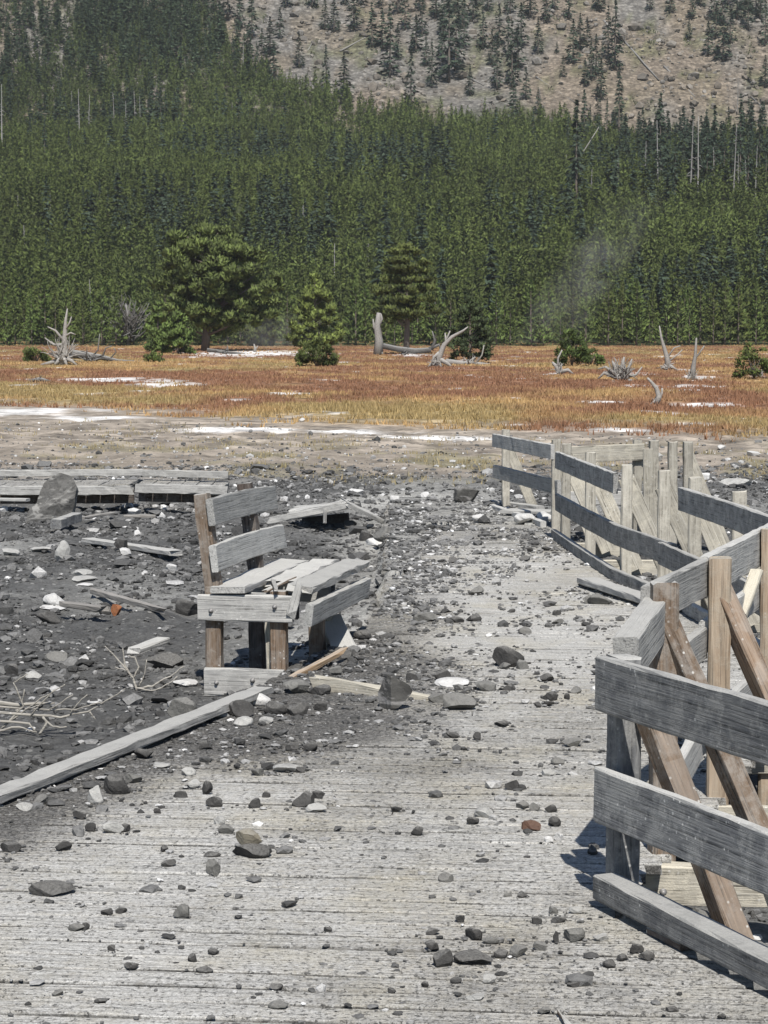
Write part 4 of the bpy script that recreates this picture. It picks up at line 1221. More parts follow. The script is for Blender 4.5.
# trees on the open talus: px, base py, height px
TAL = [(252,39,39),(270,56,32),(286,8,24),(325,30,28),(334,33,30),(354,31,36),(372,48,37),(390,78,60),(326,100,45),(344,100,38),(299,69,30),(312,8,24),(274,88,36),
 (405,31,34),(416,53,31),(426,67,26),(422,38,40),(449,83,78),(456,70,62),(464,50,42),(473,22,32),(483,50,35),(499,47,35),(497,91,46),(512,88,55),(521,47,36),(526,100,27),
 (538,116,23),(538,55,31),(546,23,34),(569,20,26),(573,65,37),(587,52,28),(591,80,31),(563,78,18),(585,87,23),(597,12,24),(557,54,10),(411,113,52),(599,12,30),(615,72,60),
 (601,100,34),(670,14,24),(689,40,17),(708,56,28),(723,62,37),(722,24,36),(714,20,32),(748,31,38),(737,20,32),(765,47,42),(765,88,27),(750,83,12),(760,20,34),(442,60,40),
 (436,20,34),(455,12,28),(488,12,26),(510,14,32),(530,18,34),(398,14,30),(380,8,28),(362,6,24),(240,30,34),(228,20,36),(215,14,34),(262,70,34),(248,62,30),(280,40,26),(345,6,20),(444,40,50),(462,30,40),(508,60,40),(518,70,36),(492,66,30),(432,88,40),(420,12,30),(478,8,26),(608,60,44),(580,50,30),(596,76,34),(756,14,30),(744,12,30),(716,40,30),(730,44,32),(692,20,22),(650,10,20),(470,96,26),(398,60,30),(382,50,34),(555,10,26),(700,8,22),(728,6,24)]
def zone(px): return 'left' if px < 300 else ('middle' if px < 560 else 'right')
for i, (px, py, h) in enumerate(TAL):
    b = on_slope(px, py); H = 1.18 * h * b.y / F
    size = 'tall' if h > 40 else ('short' if h < 27 else 'mid-sized')
    z = zone(px)
    lab = {('left',): ''}.get(None) or f'{size} dark spruce standing on the {"bare rocky slope at the top right" if z == "right" else ("open rocky slope at top centre" if z == "middle" else "rocky gap at the top left of the slope")}'
    conifer('spruce', i % 6, b, H, random.uniform(1.5, 2.2) if h < 40 else random.uniform(1.15, 1.4), lab, f'{size} spruces on the {z} of the rocky slope', name='spruce')

TALL = [(576,222,118),(584,152,60),(598,126,36),(660,194,98),(692,199,86),(714,201,92),(675,201,62),(740,201,94),(748,199,72),(759,196,84),(707,204,78),(724,201,72),(766,196,64),
 (683,199,60),(651,186,48),(513,135,58),(533,152,40),(619,135,68),(670,190,50),(700,196,60),(732,200,66),(752,190,58),(568,160,44),(590,150,44),(607,140,40),(640,170,36)]
for i, (px, py, h) in enumerate(TALL):
    b = on_slope(px, py); H = h * b.y / F
    if px == 576: lab, g = 'tallest black-green spruce spire standing out of the young forest', None
    elif px == 660: lab, g = 'tall dark spruce spire behind the branching white snag at right', None
    elif px in (513, 619): lab, g = ('tall narrow spruce at the foot of the rocky slope, ' + ('centre' if px == 513 else 'right of centre')), None
    else: lab, g = 'old dark spruce rising above the young forest on the right', 'old spruces above the forest on the right'
    conifer('tall' if h > 50 else 'spruce', 10 + i % 5, b, H, random.uniform(1.0, 1.25), lab, g, n=520, name='spruce')
LEFTS = [(118,142,48),(127,138,40),(161,143,54),(47,54,46),(45,174,52),(69,172,42),(83,221,34),(100,215,34),(12,120,50),(30,160,44),(108,225,36),(150,140,44),(265,215,38),(258,210,34),(60,110,40),(170,60,40),(140,70,36),(190,45,38),(20,60,40),(210,60,36)]
for i, (px, py, h) in enumerate(LEFTS):
    b = on_slope(px, py); H = h * b.y / F
    conifer('tall', 10 + i % 5, b, H, random.uniform(1.0, 1.3), 'old dark spruce standing among young pines on the left of the hillside', 'old spruces on the left hillside', n=520, name='spruce')

# grey standing snags
SN = [(2,162,76),(72,118,26),(88,152,56),(115,142,48),(136,144,52),(141,143,46),(108,28,24),(18,232,36),(51,220,28),(26,270,44),(121,268,28),(302,260,54),(334,302,58),(232,133,30),
 (658,204,82),(698,204,86),(715,204,56),(738,203,48),(729,199,32),(746,200,40),(618,204,48),(680,196,36),(737,115,38),(243,75,30),(368,282,40),(104,345,46),(92,340,60),(355,292,30),(645,200,58),(690,206,84),(733,206,80),(755,203,56),(80,150,60),(126,152,50),(590,220,50),(567,185,30),(540,100,12)]
def snag(px, py, h, seed, label, group=None):
    rng = random.Random(seed); b = on_slope(px, py); H = h * b.y / F
    r = max(.17, H * .013)
    lx, ly = rng.uniform(-.04, .04) * H, rng.uniform(-.03, .03) * H
    ch = [([(lx * k / 6, ly * k / 6, H * k / 6) for k in range(7)], [r * (1 - .8 * k / 6) for k in range(7)])]
    for k in range(rng.randint(18, 40)):
        f = rng.uniform(.25, .97); a = rng.uniform(0, 6.28); l = H * rng.uniform(.03, .12) * (1.15 - f)
        p = Vector((lx * f, ly * f, H * f)); d = Vector((math.cos(a), math.sin(a), rng.uniform(-.5, .3)))
        ch.append(([p, p + d * l * .6, p + d * l + Vector((0, 0, -.15 * l))], [r * .32, r * .24, r * .1]))
    tag(tubes('dead_tree', ch, M_SNAG, None, 5, Matrix.Translation(b)), label, 'dead tree', group)
SNL = {658: 'branching white snag in front of a dark spruce spire at right', 698: 'tall straight grey snag among the old spruces at right', 737: 'pale bare snag standing on the rocky slope at right',
       302: 'bare grey pole snag in the forest above the small pine', 334: 'bare grey snag with a side branch behind the two pines', 2: 'grey snag at the left picture edge on the hillside'}
for i, (px, py, h) in enumerate(SN):
    lab = SNL.get(px)
    if lab: g = None
    elif px > 560: lab, g = 'thin grey dead trunk in the old spruce stand at right', 'dead trunks in the right stand'
    elif px > 200: lab, g = 'thin grey dead trunk in the young forest at the middle', 'dead trunks in the middle forest'
    else: lab, g = 'thin grey dead trunk among the pines on the left hillside', 'dead trunks on the left hillside'
    snag(px, py, h, 300 + i, lab, g)

def log(label, a, b, r, mat=M_DEAD, lift=.25, group=None, name='fallen_log', cat='log'):
    A = hit(*a); B = hit(*b); A = A + Vector((0, 0, lift)); B = B + Vector((0, 0, lift)); o = A.copy()
    pts = [A.lerp(B, k / 5) - o + Vector((0, 0, random.uniform(-.1, .1))) for k in range(6)]
    tg = tubes(name, [(pts, [r * (1 - .5 * k / 5) for k in range(6)])], mat, None, 6, Matrix.Translation(o))
    tag(tg, label, cat, group)
log('dark fallen log high on the right rocky slope, uppermost of a line of three', (604, 22), (616, 36), .45)
log('long dark fallen log down the middle of the right rocky slope', (624, 42), (659, 82), .4, M_DEADD)
log('pale fallen log lowest on the right rocky slope', (664, 68), (695, 98), .35)
log('dark log lying on the talus at top centre', (464, 76), (484, 87), .4, M_DEADD)
log('thin dark log lying across the talus right of centre', (536, 78), (575, 104), .25, M_DEADD)
log('pale log on the green patch of the talus', (340, 52), (370, 36), .3)
log('pale log on the talus left of the narrow spruces', (300, 66), (312, 44), .3)
log('pale log in the rocky gap at the far top left, upper one', (3, 26), (26, 21), .35)
log('pale log in the rocky gap at the far top left, lower one', (6, 30), (20, 41), .35)
log('white log lying downhill at the top left of the forest', (163, 10), (175, 28), .3)
log('grey log along the rock line at the forest edge, upper left', (228, 62), (250, 83), .35)
log('grey log on the talus at the far right edge', (750, 97), (766, 112), .2, M_DEADD)
A = hit(567, 178); B = W(599, 127, A.y - 4); 
tg = tubes('leaning_snag', [([Vector((0, 0, 0)), (B - A) * .5, B - A], [.24, .18, .08])], M_DEAD, None, 6, Matrix.Translation(A)); tag(tg, 'white dead trunk leaning steeply to the right above the young forest', 'dead tree')

# front edge of the forest
EDGE = 'young green pine in the front edge of the forest behind the meadow'
rows = [(303, 2.3, 62), (309, 2.5, 58), (316, 2.6, 54)]
cnt = 0
rr = random.Random(4)
for (Yr, sp, n) in rows:
    x0 = -.22 * Yr
    for k in range(n):
        x = x0 + (k + rr.uniform(-.35, .35)) * (.44 * Yr / n); y = Yr + rr.uniform(-2, 3.5)
        h = rr.uniform(5.5, 9.5)
        px = CX + F * x / y
        sect = 'left part' if px < 256 else ('middle part' if px < 512 else 'right part')
        conifer('pine', 20 + cnt % 8, (x, y, float(gz(x, y)) - .1), h, rr.uniform(1.05, 1.5), f'young green pine in the {sect} of the front row of the forest', f'young pines in the {sect} of the forest edge', n=1100, colr=PINE, name='pine')
        cnt += 1

def forest():
    rng = np.random.default_rng(41)
    nvar = 10; ncard = 225
    prot = {}
    for st, colr in (('pine', PINE), ('tall', SPRUCE)):
        prot[st] = []
        for k in range(nvar):
            V, q, s = conifer_cards(rng, ncard, st); prot[st].append((V, s, conifer_cards.nrm))
    n = 52000
    Y = np.sqrt(rng.uniform(318 ** 2, 900 ** 2, n)); X = (rng.random(n) * 2 - 1) * (6 + .275 * Y)
    Z = gz(X, Y); px, py = proj(X, Y, Z)
    edge = 632 + 24 * (fbm(X / 30, Y * 0, 41, 3) - .5) + 10 * (fbm(X / 14, Y / 14, 43, 2) - .5)
    on = Y < edge
    bnd = np.interp(py, [-60, 0, 50, 82, 107, 125], [150, 190, 232, 272, 345, 430]) + 22 * (fbm(X / 20, Y / 20, 46, 2) - .5)
    up = (px < bnd) & (Y < 900)
    dens = np.where(on, np.where(Y < 560, .62, .8), np.where(up, 1.0, .0))
    gap = sstep(.60, .66, fbm(X / 11, Y / 16, 48, 3)) * (Y > 560)
    dens = dens * (1 - .6 * gap)
    dens = np.where((px < 75) & (py < 70) & (py > -60), dens * .45, dens)
    
    side = .006 * 0
    keep = (rng.random(n) < dens)
    # bare red patch seen among the trees at the left of the middle
    keep &= ~((np.abs(px - 242) < 7) & (np.abs(py - 212) < 9))
    X, Y, Z, px, py = X[keep], Y[keep], Z[keep], px[keep], py[keep]
    n = len(X)
    oldf = np.clip(sstep(.52, .66, fbm(X / 30, Y / 45, 52, 3)) * .22 + sstep(120, 20, py) * sstep(420, 200, px) * .45 + sstep(560, 640, px) * sstep(215, 190, py) * sstep(100, 125, py) * .12, 0, 1)
    old = rng.random(n) < oldf
    H = np.where(old, rng.uniform(8, 15, n), rng.uniform(4.5, 9.5, n)) * np.where(Y > edge_at(X, Y), .95, 1.0)
    wd = np.where(old, rng.uniform(1.1, 1.6, n), rng.uniform(1.1, 1.7, n))
    tone = (.75 + .55 * fbm(X / 26, Y / 40, 54, 3)) * rng.uniform(.86, 1.14, n)
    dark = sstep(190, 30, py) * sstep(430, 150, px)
    idx = rng.integers(0, nvar, n); a = rng.uniform(0, 6.28, n)
    Vp = np.stack([p[0] for p in prot['pine']]); Vs = np.stack([p[0] for p in prot['tall']])
    Sp = np.stack([p[1] for p in prot['pine']]); Ss = np.stack([p[1] for p in prot['tall']])
    V = np.where(old[:, None, None], Vs[idx], Vp[idx]); s = np.where(old[:, None], Ss[idx], Sp[idx])
    Np = np.stack([p[2] for p in prot['pine']]); Ns = np.stack([p[2] for p in prot['tall']]); Nn = np.where(old[:, None, None], Ns[idx], Np[idx])
    ca, sa = np.cos(a)[:, None], np.sin(a)[:, None]
    Nn = np.stack([Nn[:, :, 0] * ca - Nn[:, :, 1] * sa, Nn[:, :, 0] * sa + Nn[:, :, 1] * ca, Nn[:, :, 2]], -1)
    hw = (H * wd)[:, None]
    V = np.stack([(V[:, :, 0] * ca - V[:, :, 1] * sa) * hw, (V[:, :, 0] * sa + V[:, :, 1] * ca) * hw, V[:, :, 2] * H[:, None]], -1)
    V += np.stack([X, Y, Z - .2], 1)[:, None, :]
    warm = fbm(X / 9, Y / 12, 56, 2)[:, None]
    cp = PINE * (1 - warm * .25) + np.array([.10, .105, .035]) * warm * .25
    base = np.where(old[:, None], SPRUCE[None] * 1.1, cp)
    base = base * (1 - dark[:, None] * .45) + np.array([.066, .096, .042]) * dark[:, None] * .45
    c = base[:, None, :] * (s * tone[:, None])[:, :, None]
    Fa = np.arange(V.shape[0] * V.shape[1]).reshape(-1, 4)
    o = link('forest', np_mesh('forest', V.reshape(-1, 3), [Fa], M_FOREST, c.reshape(-1, 3), nrm=Nn.reshape(-1, 3)))
    tag(o, 'dense young conifer forest covering the hillside', kind='stuff')
    print('forest trees', n)
def edge_at(X, Y): return 632 + 24 * (fbm(X / 30, Y * 0, 41, 3) - .5)
forest()

def talus():
    rng = np.random.default_rng(43); n = 11000
    Y = rng.uniform(636, 830, n); X = (rng.random(n) * 2 - 1) * (6 + .22 * Y)
    keep = rng.random(n) < sstep(.25, .6, fbm(X / 14, Y / 22, 58, 3))
    X, Y = X[keep], Y[keep]; S = np.clip(rng.lognormal(-.75, .6, len(X)), .2, 2.2)
    def cf(n):
        v = rng.random(n); t = rng.random((n, 1))
        return (.12 + .15 * v ** 1.6)[:, None] * (np.array([1, .94, .85]) * t + np.array([1, .85, .68]) * (1 - t))
    o = scatter('talus_boulders', X, Y, gz(X, Y), S, cf, 1, 12, M_TALUS, rng, (.5, .9), .3); o['label'] = 'broken boulders strewn over the rocky slope'
    n = 1500
    Y = rng.uniform(636, 840, n); X = (rng.random(n) * 2 - 1) * (6 + .22 * Y)
    keep = rng.random(n) < sstep(.5, .68, fbm(X / 7, Y / 10, 49, 3)); X, Y = X[keep], Y[keep]
    m = len(X); nb = 14
    C = np.repeat(np.stack([X, Y, gz(X, Y)], 1), nb, 0) + rng.normal(0, .45, (m * nb, 3)) + np.array([0, 0, .35])
    D = rng.normal(0, .6, (m * nb, 3)) + np.array([0, 0, 1]); D /= np.linalg.norm(D, axis=1)[:, None]
    V, q = diamonds(C, D, np.full(m * nb, .8), np.full(m * nb, .4), rng)
    col = np.array([.09, .10, .05]) * rng.uniform(.6, 1.4, (m * nb, 1))
    o = link('low_shrubs', np_mesh('low_shrubs', V, [q], M_SHRUB, np.repeat(col, 4, 0))); tag(o, 'low green shrubs on the rocky slope', kind='stuff')
talus()

# ------------------------------------------------------------------ meadow pines and shrubs
def clump_tree(name, label, base, clumps, trunk=None, colr=PINE, card=.45, per=70, seed=0, cat='tree', group=None, limbs=True):
    """clumps: list of (x,z,y,rx,rz) relative to base in metres"""
    rng = np.random.default_rng(seed)
    t = thing(name, label, cat, base, group)
    Vs = []; Cs = []; Ns = []
    for (x, z, y, rx, rz) in clumps:
        k = max(50, int(per * 2.9 * (rx * rz) ** .7))
        d = rng.normal(size=(k, 3)); d /= np.linalg.norm(d, axis=1)[:, None]
        f = rng.random(k) ** .45
        c = np.array([x, y, z]) + d * f[:, None] * np.array([rx, rx, rz])
        D = d * .6 + rng.normal(0, .35, (k, 3)) + np.array([0, 0, .5]); D /= np.linalg.norm(D, axis=1)[:, None]
        L = card * 1.35 * rng.uniform(.6, 1.3, k)
        V, _ = diamonds(c, D, L, L * rng.uniform(.28, .5, k), rng); Vs.append(V)
        Ns.append(np.repeat(d + np.array([0, 0, .35]), 4, 0))
        tone = rng.uniform(.7, 1.3) * rng.uniform(.65, 1.35, k)
        Cs.append(np.repeat(colr[None] * tone[:, None], 4, 0))
    V = np.concatenate(Vs); C = np.concatenate(Cs)
    link('crown', np_mesh('crown', V, [np.arange(len(V)).reshape(-1, 4)], M_LEAF, C, nrm=np.concatenate(Ns)), t, Matrix.Translation(base))
    if trunk:
        h, r, bend = trunk
        link('trunk', trunk_mesh(h, r, 'trunk', bend, top=.25), t, Matrix.Translation(base))
        if limbs:
            ch = []
            for (x, z, y, rx, rz) in clumps:
                if rng.random() < .3:
                    z0 = max(.15 * h, min(h * .95, z - .35 * abs(x) - .2)); s = Vector((bend * math.sin(3 * z0 / h), 0, z0)); e = Vector((x * .7, y * .7, z))
                    ch.append(([s, s.lerp(e, .5) + Vector((0, 0, -.1)), e], [r * .32, r * .22, r * .08]))
            if ch: tubes('limbs', ch, M_BARK, t, 5, Matrix.Translation(base))
    return t

def crown_fill(rng, prof, n, rx=(.6, 1.1), rz=(.35, .7)):
    """prof: function z-> half width; returns clumps"""
    out = []
    for _ in range(n):
        for _t in range(20):
            z = rng.uniform(prof[0], prof[1])
            if rng.random() < .12 + np.interp(z, prof[2], prof[3]) / max(prof[3]): break
        w = np.interp(z, prof[2], prof[3]); l = np.interp(z, prof[2], prof[4])
        c = (w - l) / 2; hw = (w + l) / 2
        a = rng.uniform(0, 6.28); f = rng.random() ** .5
        out.append((c + hw * math.cos(a) * f, z, hw * .8 * math.sin(a) * f, rng.uniform(*rx), rng.uniform(*rz)))
    return out

def base_at(px, py): return hit(px, py)
rg = np.random.default_rng(77)
# the big spreading pine, left of the middle
b = base_at(205, 351); k = b.y / F
zz = [1.5 * 10 * k, 40 * k, 70 * k, 95 * k, 118 * k, 126 * k]
cl = crown_fill(rg, (18 * k, 124 * k, zz, [30 * k, 72 * k, 78 * k, 64 * k, 30 * k, 8 * k], [30 * k, 46 * k, 52 * k, 46 * k, 26 * k, 8 * k]), 190, (6 * k, 12 * k), (4 * k, 8 * k))
clump_tree('pine', 'broad spreading dark pine, the largest tree on the meadow edge', b, cl, (105 * k, 4.5 * k, 3 * k), OLIVE * .95, 3.3 * k, 110, 1)
# the lone pine with layered crown
b = base_at(406, 354); k = b.y / F
cl = []
for z, w, n in ((38, 22, 10), (44, 31, 16), (54, 34, 18), (64, 32, 16), (74, 26, 14), (84, 25, 14), (93, 20, 11), (101, 13, 8), (106, 6, 4)):
    for j in range(n):
        a = rg.uniform(0, 6.28); f = rg.random() ** .5
        cl.append((w * k * math.cos(a) * f, z * k + rg.normal(0, 1.6 * k), w * k * math.sin(a) * f, rg.uniform(5, 9) * k, rg.uniform(2.5, 4.5) * k))
clump_tree('pine', 'lone pine with a layered crown and clear trunk above the dead logs', b, cl, (100 * k, 3.4 * k, 1.5 * k), OLIVE * .95, 2.8 * k, 120, 2)
def cone_tree(name, label, px, py, h, w, colr, seed, n=90, per=70, cat='tree', card=3.6, z0=.04):
    b = base_at(px, py); k = b.y / F; rg = np.random.default_rng(seed)
    prof = (h * z0 * k, h * .97 * k, [0, h * .18 * k, h * .5 * k, h * .8 * k, h * k], [w * .35 * k, w * .5 * k, w * .38 * k, w * .2 * k, w * .03 * k], [w * .35 * k, w * .5 * k, w * .38 * k, w * .2 * k, w * .03 * k])
    return clump_tree(name, label, b, crown_fill(rg, prof, n, (3 * k, 6 * k), (2.2 * k, 5 * k)), (h * .9 * k, 1.6 * k, 0), colr, card * .75 * k, per * 1.6, seed, cat)
cone_tree('pine', 'small light green pine between the spreading pine and the lone pine', 315, 349, 74, 56, np.array([.155, .180, .042]), 3, 110)
cone_tree('spruce', 'dark cone-shaped conifer right of the forked white stump', 470, 363, 68, 48, np.array([.062, .088, .034]), 4, 90)
cone_tree('pine', 'young pine at the left foot of the spreading pine', 178, 354, 44, 40, PINE * .9, 5, 60)
cone_tree('pine', 'green sapling left of the young pine at the spreading pine', 158, 352, 52, 26, PINE * .85, 6, 45)
cone_tree('pine', 'green young pine under the right half of the spreading pine', 262, 346, 60, 34, PINE * .8, 16, 50)
def shrub(label, px, py, h, w, colr, seed, n=64, dead=False):
    b = base_at(px, py); k = b.y / F; rg = np.random.default_rng(seed); cl = []
    for _ in range(n):
        x = rg.uniform(-.5, .5) * w; z = rg.uniform(.1, 1) * h * (1 - (abs(x) / (.62 * w)) ** 2) ; cl.append((x * k, max(z, 1) * k, rg.uniform(-.4, .4) * w * k, rg.uniform(3, 6) * k, rg.uniform(2.2, 4.8) * k))
    t = clump_tree('shrub', label, b, cl, None, colr, 2.0 * k, 170, seed, 'shrub')
    st = []
    for _ in range(7):
        e = Vector((rg.uniform(-.35, .35) * w * k, rg.uniform(-.3, .3) * w * k, h * k * rg.uniform(.5, .8)))
        st.append(([Vector((0, 0, -.1)), e * .5 + Vector((0, 0, .1)), e], [.7 * k, .5 * k, .2 * k]))
    tubes('stems', st, M_BARK, t, 5, Matrix.Translation(b))
shrub('dark green low shrub on the open meadow under the small pine', 317, 366, 26, 38, PINE * .8, 7)
shrub('dark shrub left of the mass of upturned roots', 572, 366, 36, 34, PINE * .62, 8)
shrub('olive shrub at the right picture edge on the meadow', 754, 379, 36, 38, PINE * .9, 9)
shrub('low grey-green bush beside the upturned root plate at left', 36, 362, 14, 26, OLIVE, 10, 22)
shrub('tiny green sapling below the young pine on the meadow', 154, 362, 12, 14, PINE, 11, 12)
shrub('low green bush right of the dark shrub at the roots', 590, 366, 18, 26, PINE * .85, 12, 18)

# ------------------------------------------------------------------ dead stumps, roots, logs on the meadow
def deadwood(name, label, px, py, chains, mat=M_DEAD, cat='stump', extra=0, seed=0, spread=10, hgt=12):
    """chains in picture pixels relative to the base: list of ([(dx,dy,depth)...], r0, r1)"""
    b = base_at(px, py); k = b.y / F; rng = random.Random(seed); ch = []
    for pts, r0, r1 in chains:
        n = len(pts); P3 = [Vector((x * k, d * k, y * k)) for (x, y, d) in pts]
        ch.append((P3, [max(.035, 1.15 * (r0 + (r1 - r0) * i / (n - 1)) * k) for i in range(n)]))
    for _ in range(int(extra * 4)):
        a = rng.uniform(-1.25, 1.25); l = rng.uniform(.5, 1.0)
        p = Vector((rng.uniform(-.35, .35) * spread, rng.uniform(-.3, .3) * spread, rng.uniform(.05, .45) * hgt))
        d = Vector((math.sin(a) * spread / max(spread, hgt), rng.uniform(-.5, .5), abs(math.cos(a)) * hgt / max(spread, hgt) + .05))
        pts = [p.copy()]
        for q_ in range(5):
            d += Vector((rng.uniform(-.4, .4), rng.uniform(-.4, .4), rng.uniform(-.35, .35)))
            p = p + d.normalized() * max(spread, hgt) * .2 * l; pts.append(p.copy())
        r_ = rng.uniform(.45, 1.25)
        ch.append(([q * k for q in pts], [r_ * k * (1 - .16 * q) for q in range(6)]))
    V, fs = merge([tube_arrays(p, r, 6) for p, r in ch])
    o = link(name, np_mesh(name, V, fs, mat, smooth=True), None, Matrix.Translation(b))
    return tag(o, label, cat)
deadwood('root_plate', 'spiky grey root plate of a toppled tree at left on the meadow', 62, 365,
 [([(0,0,0),(2,14,0),(3,30,1),(4,44,0),(6,56,0)], 4, .5), ([(2,24,0),(-6,34,0),(-14,38,0)], 1.6, .4), ([(2,20,0),(-8,20,0),(-17,27,0)], 1.6, .4), ([(3,34,0),(8,42,0),(10,48,0)], 1.2, .3), ([(3,28,0),(9,32,0),(14,30,0)], 1.2, .3),
  ([(0,6,0),(-12,2,2),(-22,0,3)], 2.4, .8), ([(0,8,0),(10,4,-2),(16,-1,-3)], 2.4, .8), ([(0,8,-1),(-4,3,-4),(-8,-1,-5)], 2.5, .8), ([(0,8,-1),(4,3,-4),(6,-1,-6)], 2.5, .8)], M_DEAD, 'stump', 16, 1, 16, 24)
deadwood('fallen_log', 'dark fallen trunk lying right of the spiky root plate', 92, 362,
 [([(-22,8,2),(-8,7,2),(8,5,1),(26,1,0),(52,0,0)], 4.2, .7), ([(0,5,0),(6,12,0),(8,28,0)], 1.1, .2), ([(10,4,0),(14,14,0),(20,16,0)], 1.0, .2), ([(18,3,0),(24,10,0),(22,14,0)], .9, .2)], M_DEADD, 'log', 7, 2, 16, 9)
deadwood('snag_stump', 'pale twisted stump standing left of the lone pine', 378, 355, [([(0,0,0),(1,14,0),(-1,28,0),(1,42,0)], 4.5, 2), ([(1,20,0),(-4,28,0),(-5,36,0)], 2, .5), ([(0,28,0),(4,36,0),(3,41,0)], 1.6, .5), ([(0,4,0),(5,1,-2)], 2.4, 1)], M_DEAD, 'stump', 0)
deadwood('fallen_log', 'dark log lying under the lone pine', 405, 355, [([(-22,9,0),(-8,6,0),(10,4,0),(26,5,0)], 2.6, 2.4), ([(26,5,0),(30,14,0),(27,24,0)], 2, .4), ([(24,6,0),(34,10,0),(36,4,0)], 1.8, .6)], M_DEADD, 'log', 5, 3, 10, 7)
deadwood('stump', 'white forked stump with one long branch reaching up right', 436, 367,
 [([(0,0,0),(4,12,0),(8,22,0),(16,30,0),(27,36,0),(32,40,0)], 3.2, .5), ([(4,12,0),(10,26,0),(9,34,0)], 2, .5), ([(9,24,0),(14,36,0)], 1.2, .4), ([(0,6,0),(-8,0,-2)], 2.4, .8), ([(3,8,0),(12,3,-2),(17,-1,-3)], 2.4, .8), ([(2,6,0),(5,0,-4)], 2.2, .9), ([(3,14,0),(-2,10,-2),(-5,2,-3)], 1.8, .6)], M_DEAD, 'stump', 8, 4, 10, 10)
deadwood('bleached_log', 'bleached log lying right of the forked white stump', 470, 365, [([(-24,3,0),(-8,1.5,0),(8,1,0),(20,0.5,0)], 3, 1), ([(6,1,0),(12,10,0),(14,20,0)], 1, .3)], M_DEAD, 'log', 4, 5, 14, 6)
deadwood('root_mass', 'mass of upturned grey roots in the middle right meadow', 620, 381,
 [([(-2,0,0),(-4,12,0),(-8,20,0)], 3, .8), ([(0,0,0),(2,14,0),(4,24,0)], 3, .8), ([(4,2,0),(8,12,0),(12,22,0)], 2.6, .7), ([(-4,4,0),(-16,8,0),(-22,2,0)], 2.4, .7), ([(4,4,0),(16,6,0),(22,14,0)], 1.8, .4), ([(-6,4,0),(-14,14,0),(-22,12,0)], 1.8, .4), ([(0,2,0),(12,0,-2),(20,-3,-2)], 2.2, .8)], M_DEAD, 'stump', 18, 6, 18, 20)
deadwood('stump', 'thin crooked dead stem with a root foot, left of a pair at right', 668, 370,
 [([(0,0,0),(-1,12,0),(-4,22,0),(-7,32,0),(-9,44,0)], 2.8, .5), ([(-1,12,0),(6,22,0),(12,24,0)], 1, .2), ([(0,8,0),(8,14,0),(14,20,0)], 1, .2), ([(0,5,0),(-8,0,-2)], 2, .7), ([(0,5,0),(9,0,-2)], 2, .7)], M_DEAD, 'stump', 7, 7, 9, 8)
deadwood('stump', 'upright pale dead stem, right of a pair at right', 692, 380,
 [([(0,0,0),(1,12,0),(3,24,0),(4,42,0)], 3, .7), ([(2,20,0),(8,28,0),(12,34,0)], 1.1, .2), ([(0,5,0),(-6,-1,-2)], 2.2, .8), ([(0,5,0),(6,-1,-2)], 2.2, .8)], M_DEAD, 'stump', 7, 8, 8, 10)
deadwood('stump', 'small hooked grey stump nearest on the right meadow', 656, 404,
 [([(0,0,0),(3,8,0),(0,16,0),(-5,22,0),(-9,26,0)], 3.2, .6), ([(2,6,0),(6,10,0),(6,16,0)], 1.4, .4), ([(0,3,0),(-6,-1,-1)], 2, .8)], M_DEAD, 'stump', 3, 9, 5, 6)
deadwood('stump', 'low grey stump at the foot of the dark shrub', 560, 374, [([(0,0,0),(-4,8,0),(-8,12,0)], 2.6, .8), ([(0,2,0),(8,4,0),(14,-1,0)], 2.2, .8), ([(-2,4,0),(-2,16,0),(2,24,0)], 1.4, .3)], M_DEAD, 'stump', 6, 10, 9, 10)
deadwood('fallen_log', 'thin dark log lying before the white crust at the spreading pine', 225, 354, [([(-18,4,0),(0,2,0),(20,0,0)], 1.8, .8)], M_DEADD, 'log', 3, 11, 10, 5)
deadwood('stump', 'tiny pale stump on the white crust', 255, 352, [([(0,0,0),(0,4,0),(-1,8,0)], 1.6, .5), ([(0,2,0),(3,6,0)], 1, .4)], M_DEAD, 'stump', 0)
deadwood('dead_branches', 'grey dead branches at the far right of the meadow', 760, 378, [([(-4,0,0),(2,6,0),(8,10,0)], 1.6, .5), ([(-10,10,0),(-2,6,0),(6,8,0)], 1.2, .4)], M_DEAD, 'branch', 4, 12, 8, 8)
deadwood('dead_tree', 'dark tangled dead tree left of the spreading pine', 128, 345, [([(0,0,0),(1,20,0),(-2,40,0)], 2.4, 1)], M_DEADD, 'dead tree', 36, 13, 18, 40)
deadwood('stump', 'reddish low clod with a stub on the left meadow', 40, 382, [([(-12,0,0),(0,3,0),(10,0,0)], 2, 1.5)], M_DEADD, 'log', 2, 14, 8, 3)

# dead branches lying in the mud
def branch(name, label, px, py, chains, z=-.1, mat=None, cat='branch'):
    c = hit(px, py); k = c.y / F; ch = []
    for pts, r0, r1 in chains:
        n = len(pts); fine = []
        for i in range(n - 1):
            for s in range(4):
                f = s / 4
                fine.append(tuple(a + (b - a) * f for a, b in zip(pts[i], pts[i + 1])))
        fine.append(pts[-1]); n = len(fine)
        P3 = [Vector((x * k, d * k * 3, (y) * k + random.uniform(-.004, .004))) for (x, y, d) in fine]
        ch.append((P3, [max(.003, (r0 + (r1 - r0) * i / (n - 1)) * k) for i in range(n)]))
    V, fs = merge([tube_arrays(p, r, 6) for p, r in ch])
    o = link(name, np_mesh(name, V, fs, mat or M_TWIG, smooth=True), None, Matrix.Translation(c))
    return tag(o, label, cat)
M_TWIG = wood('bleached_twig', (.24, .22, .19), (.42, .395, .34), .1, .3, (.5, .48, .45))
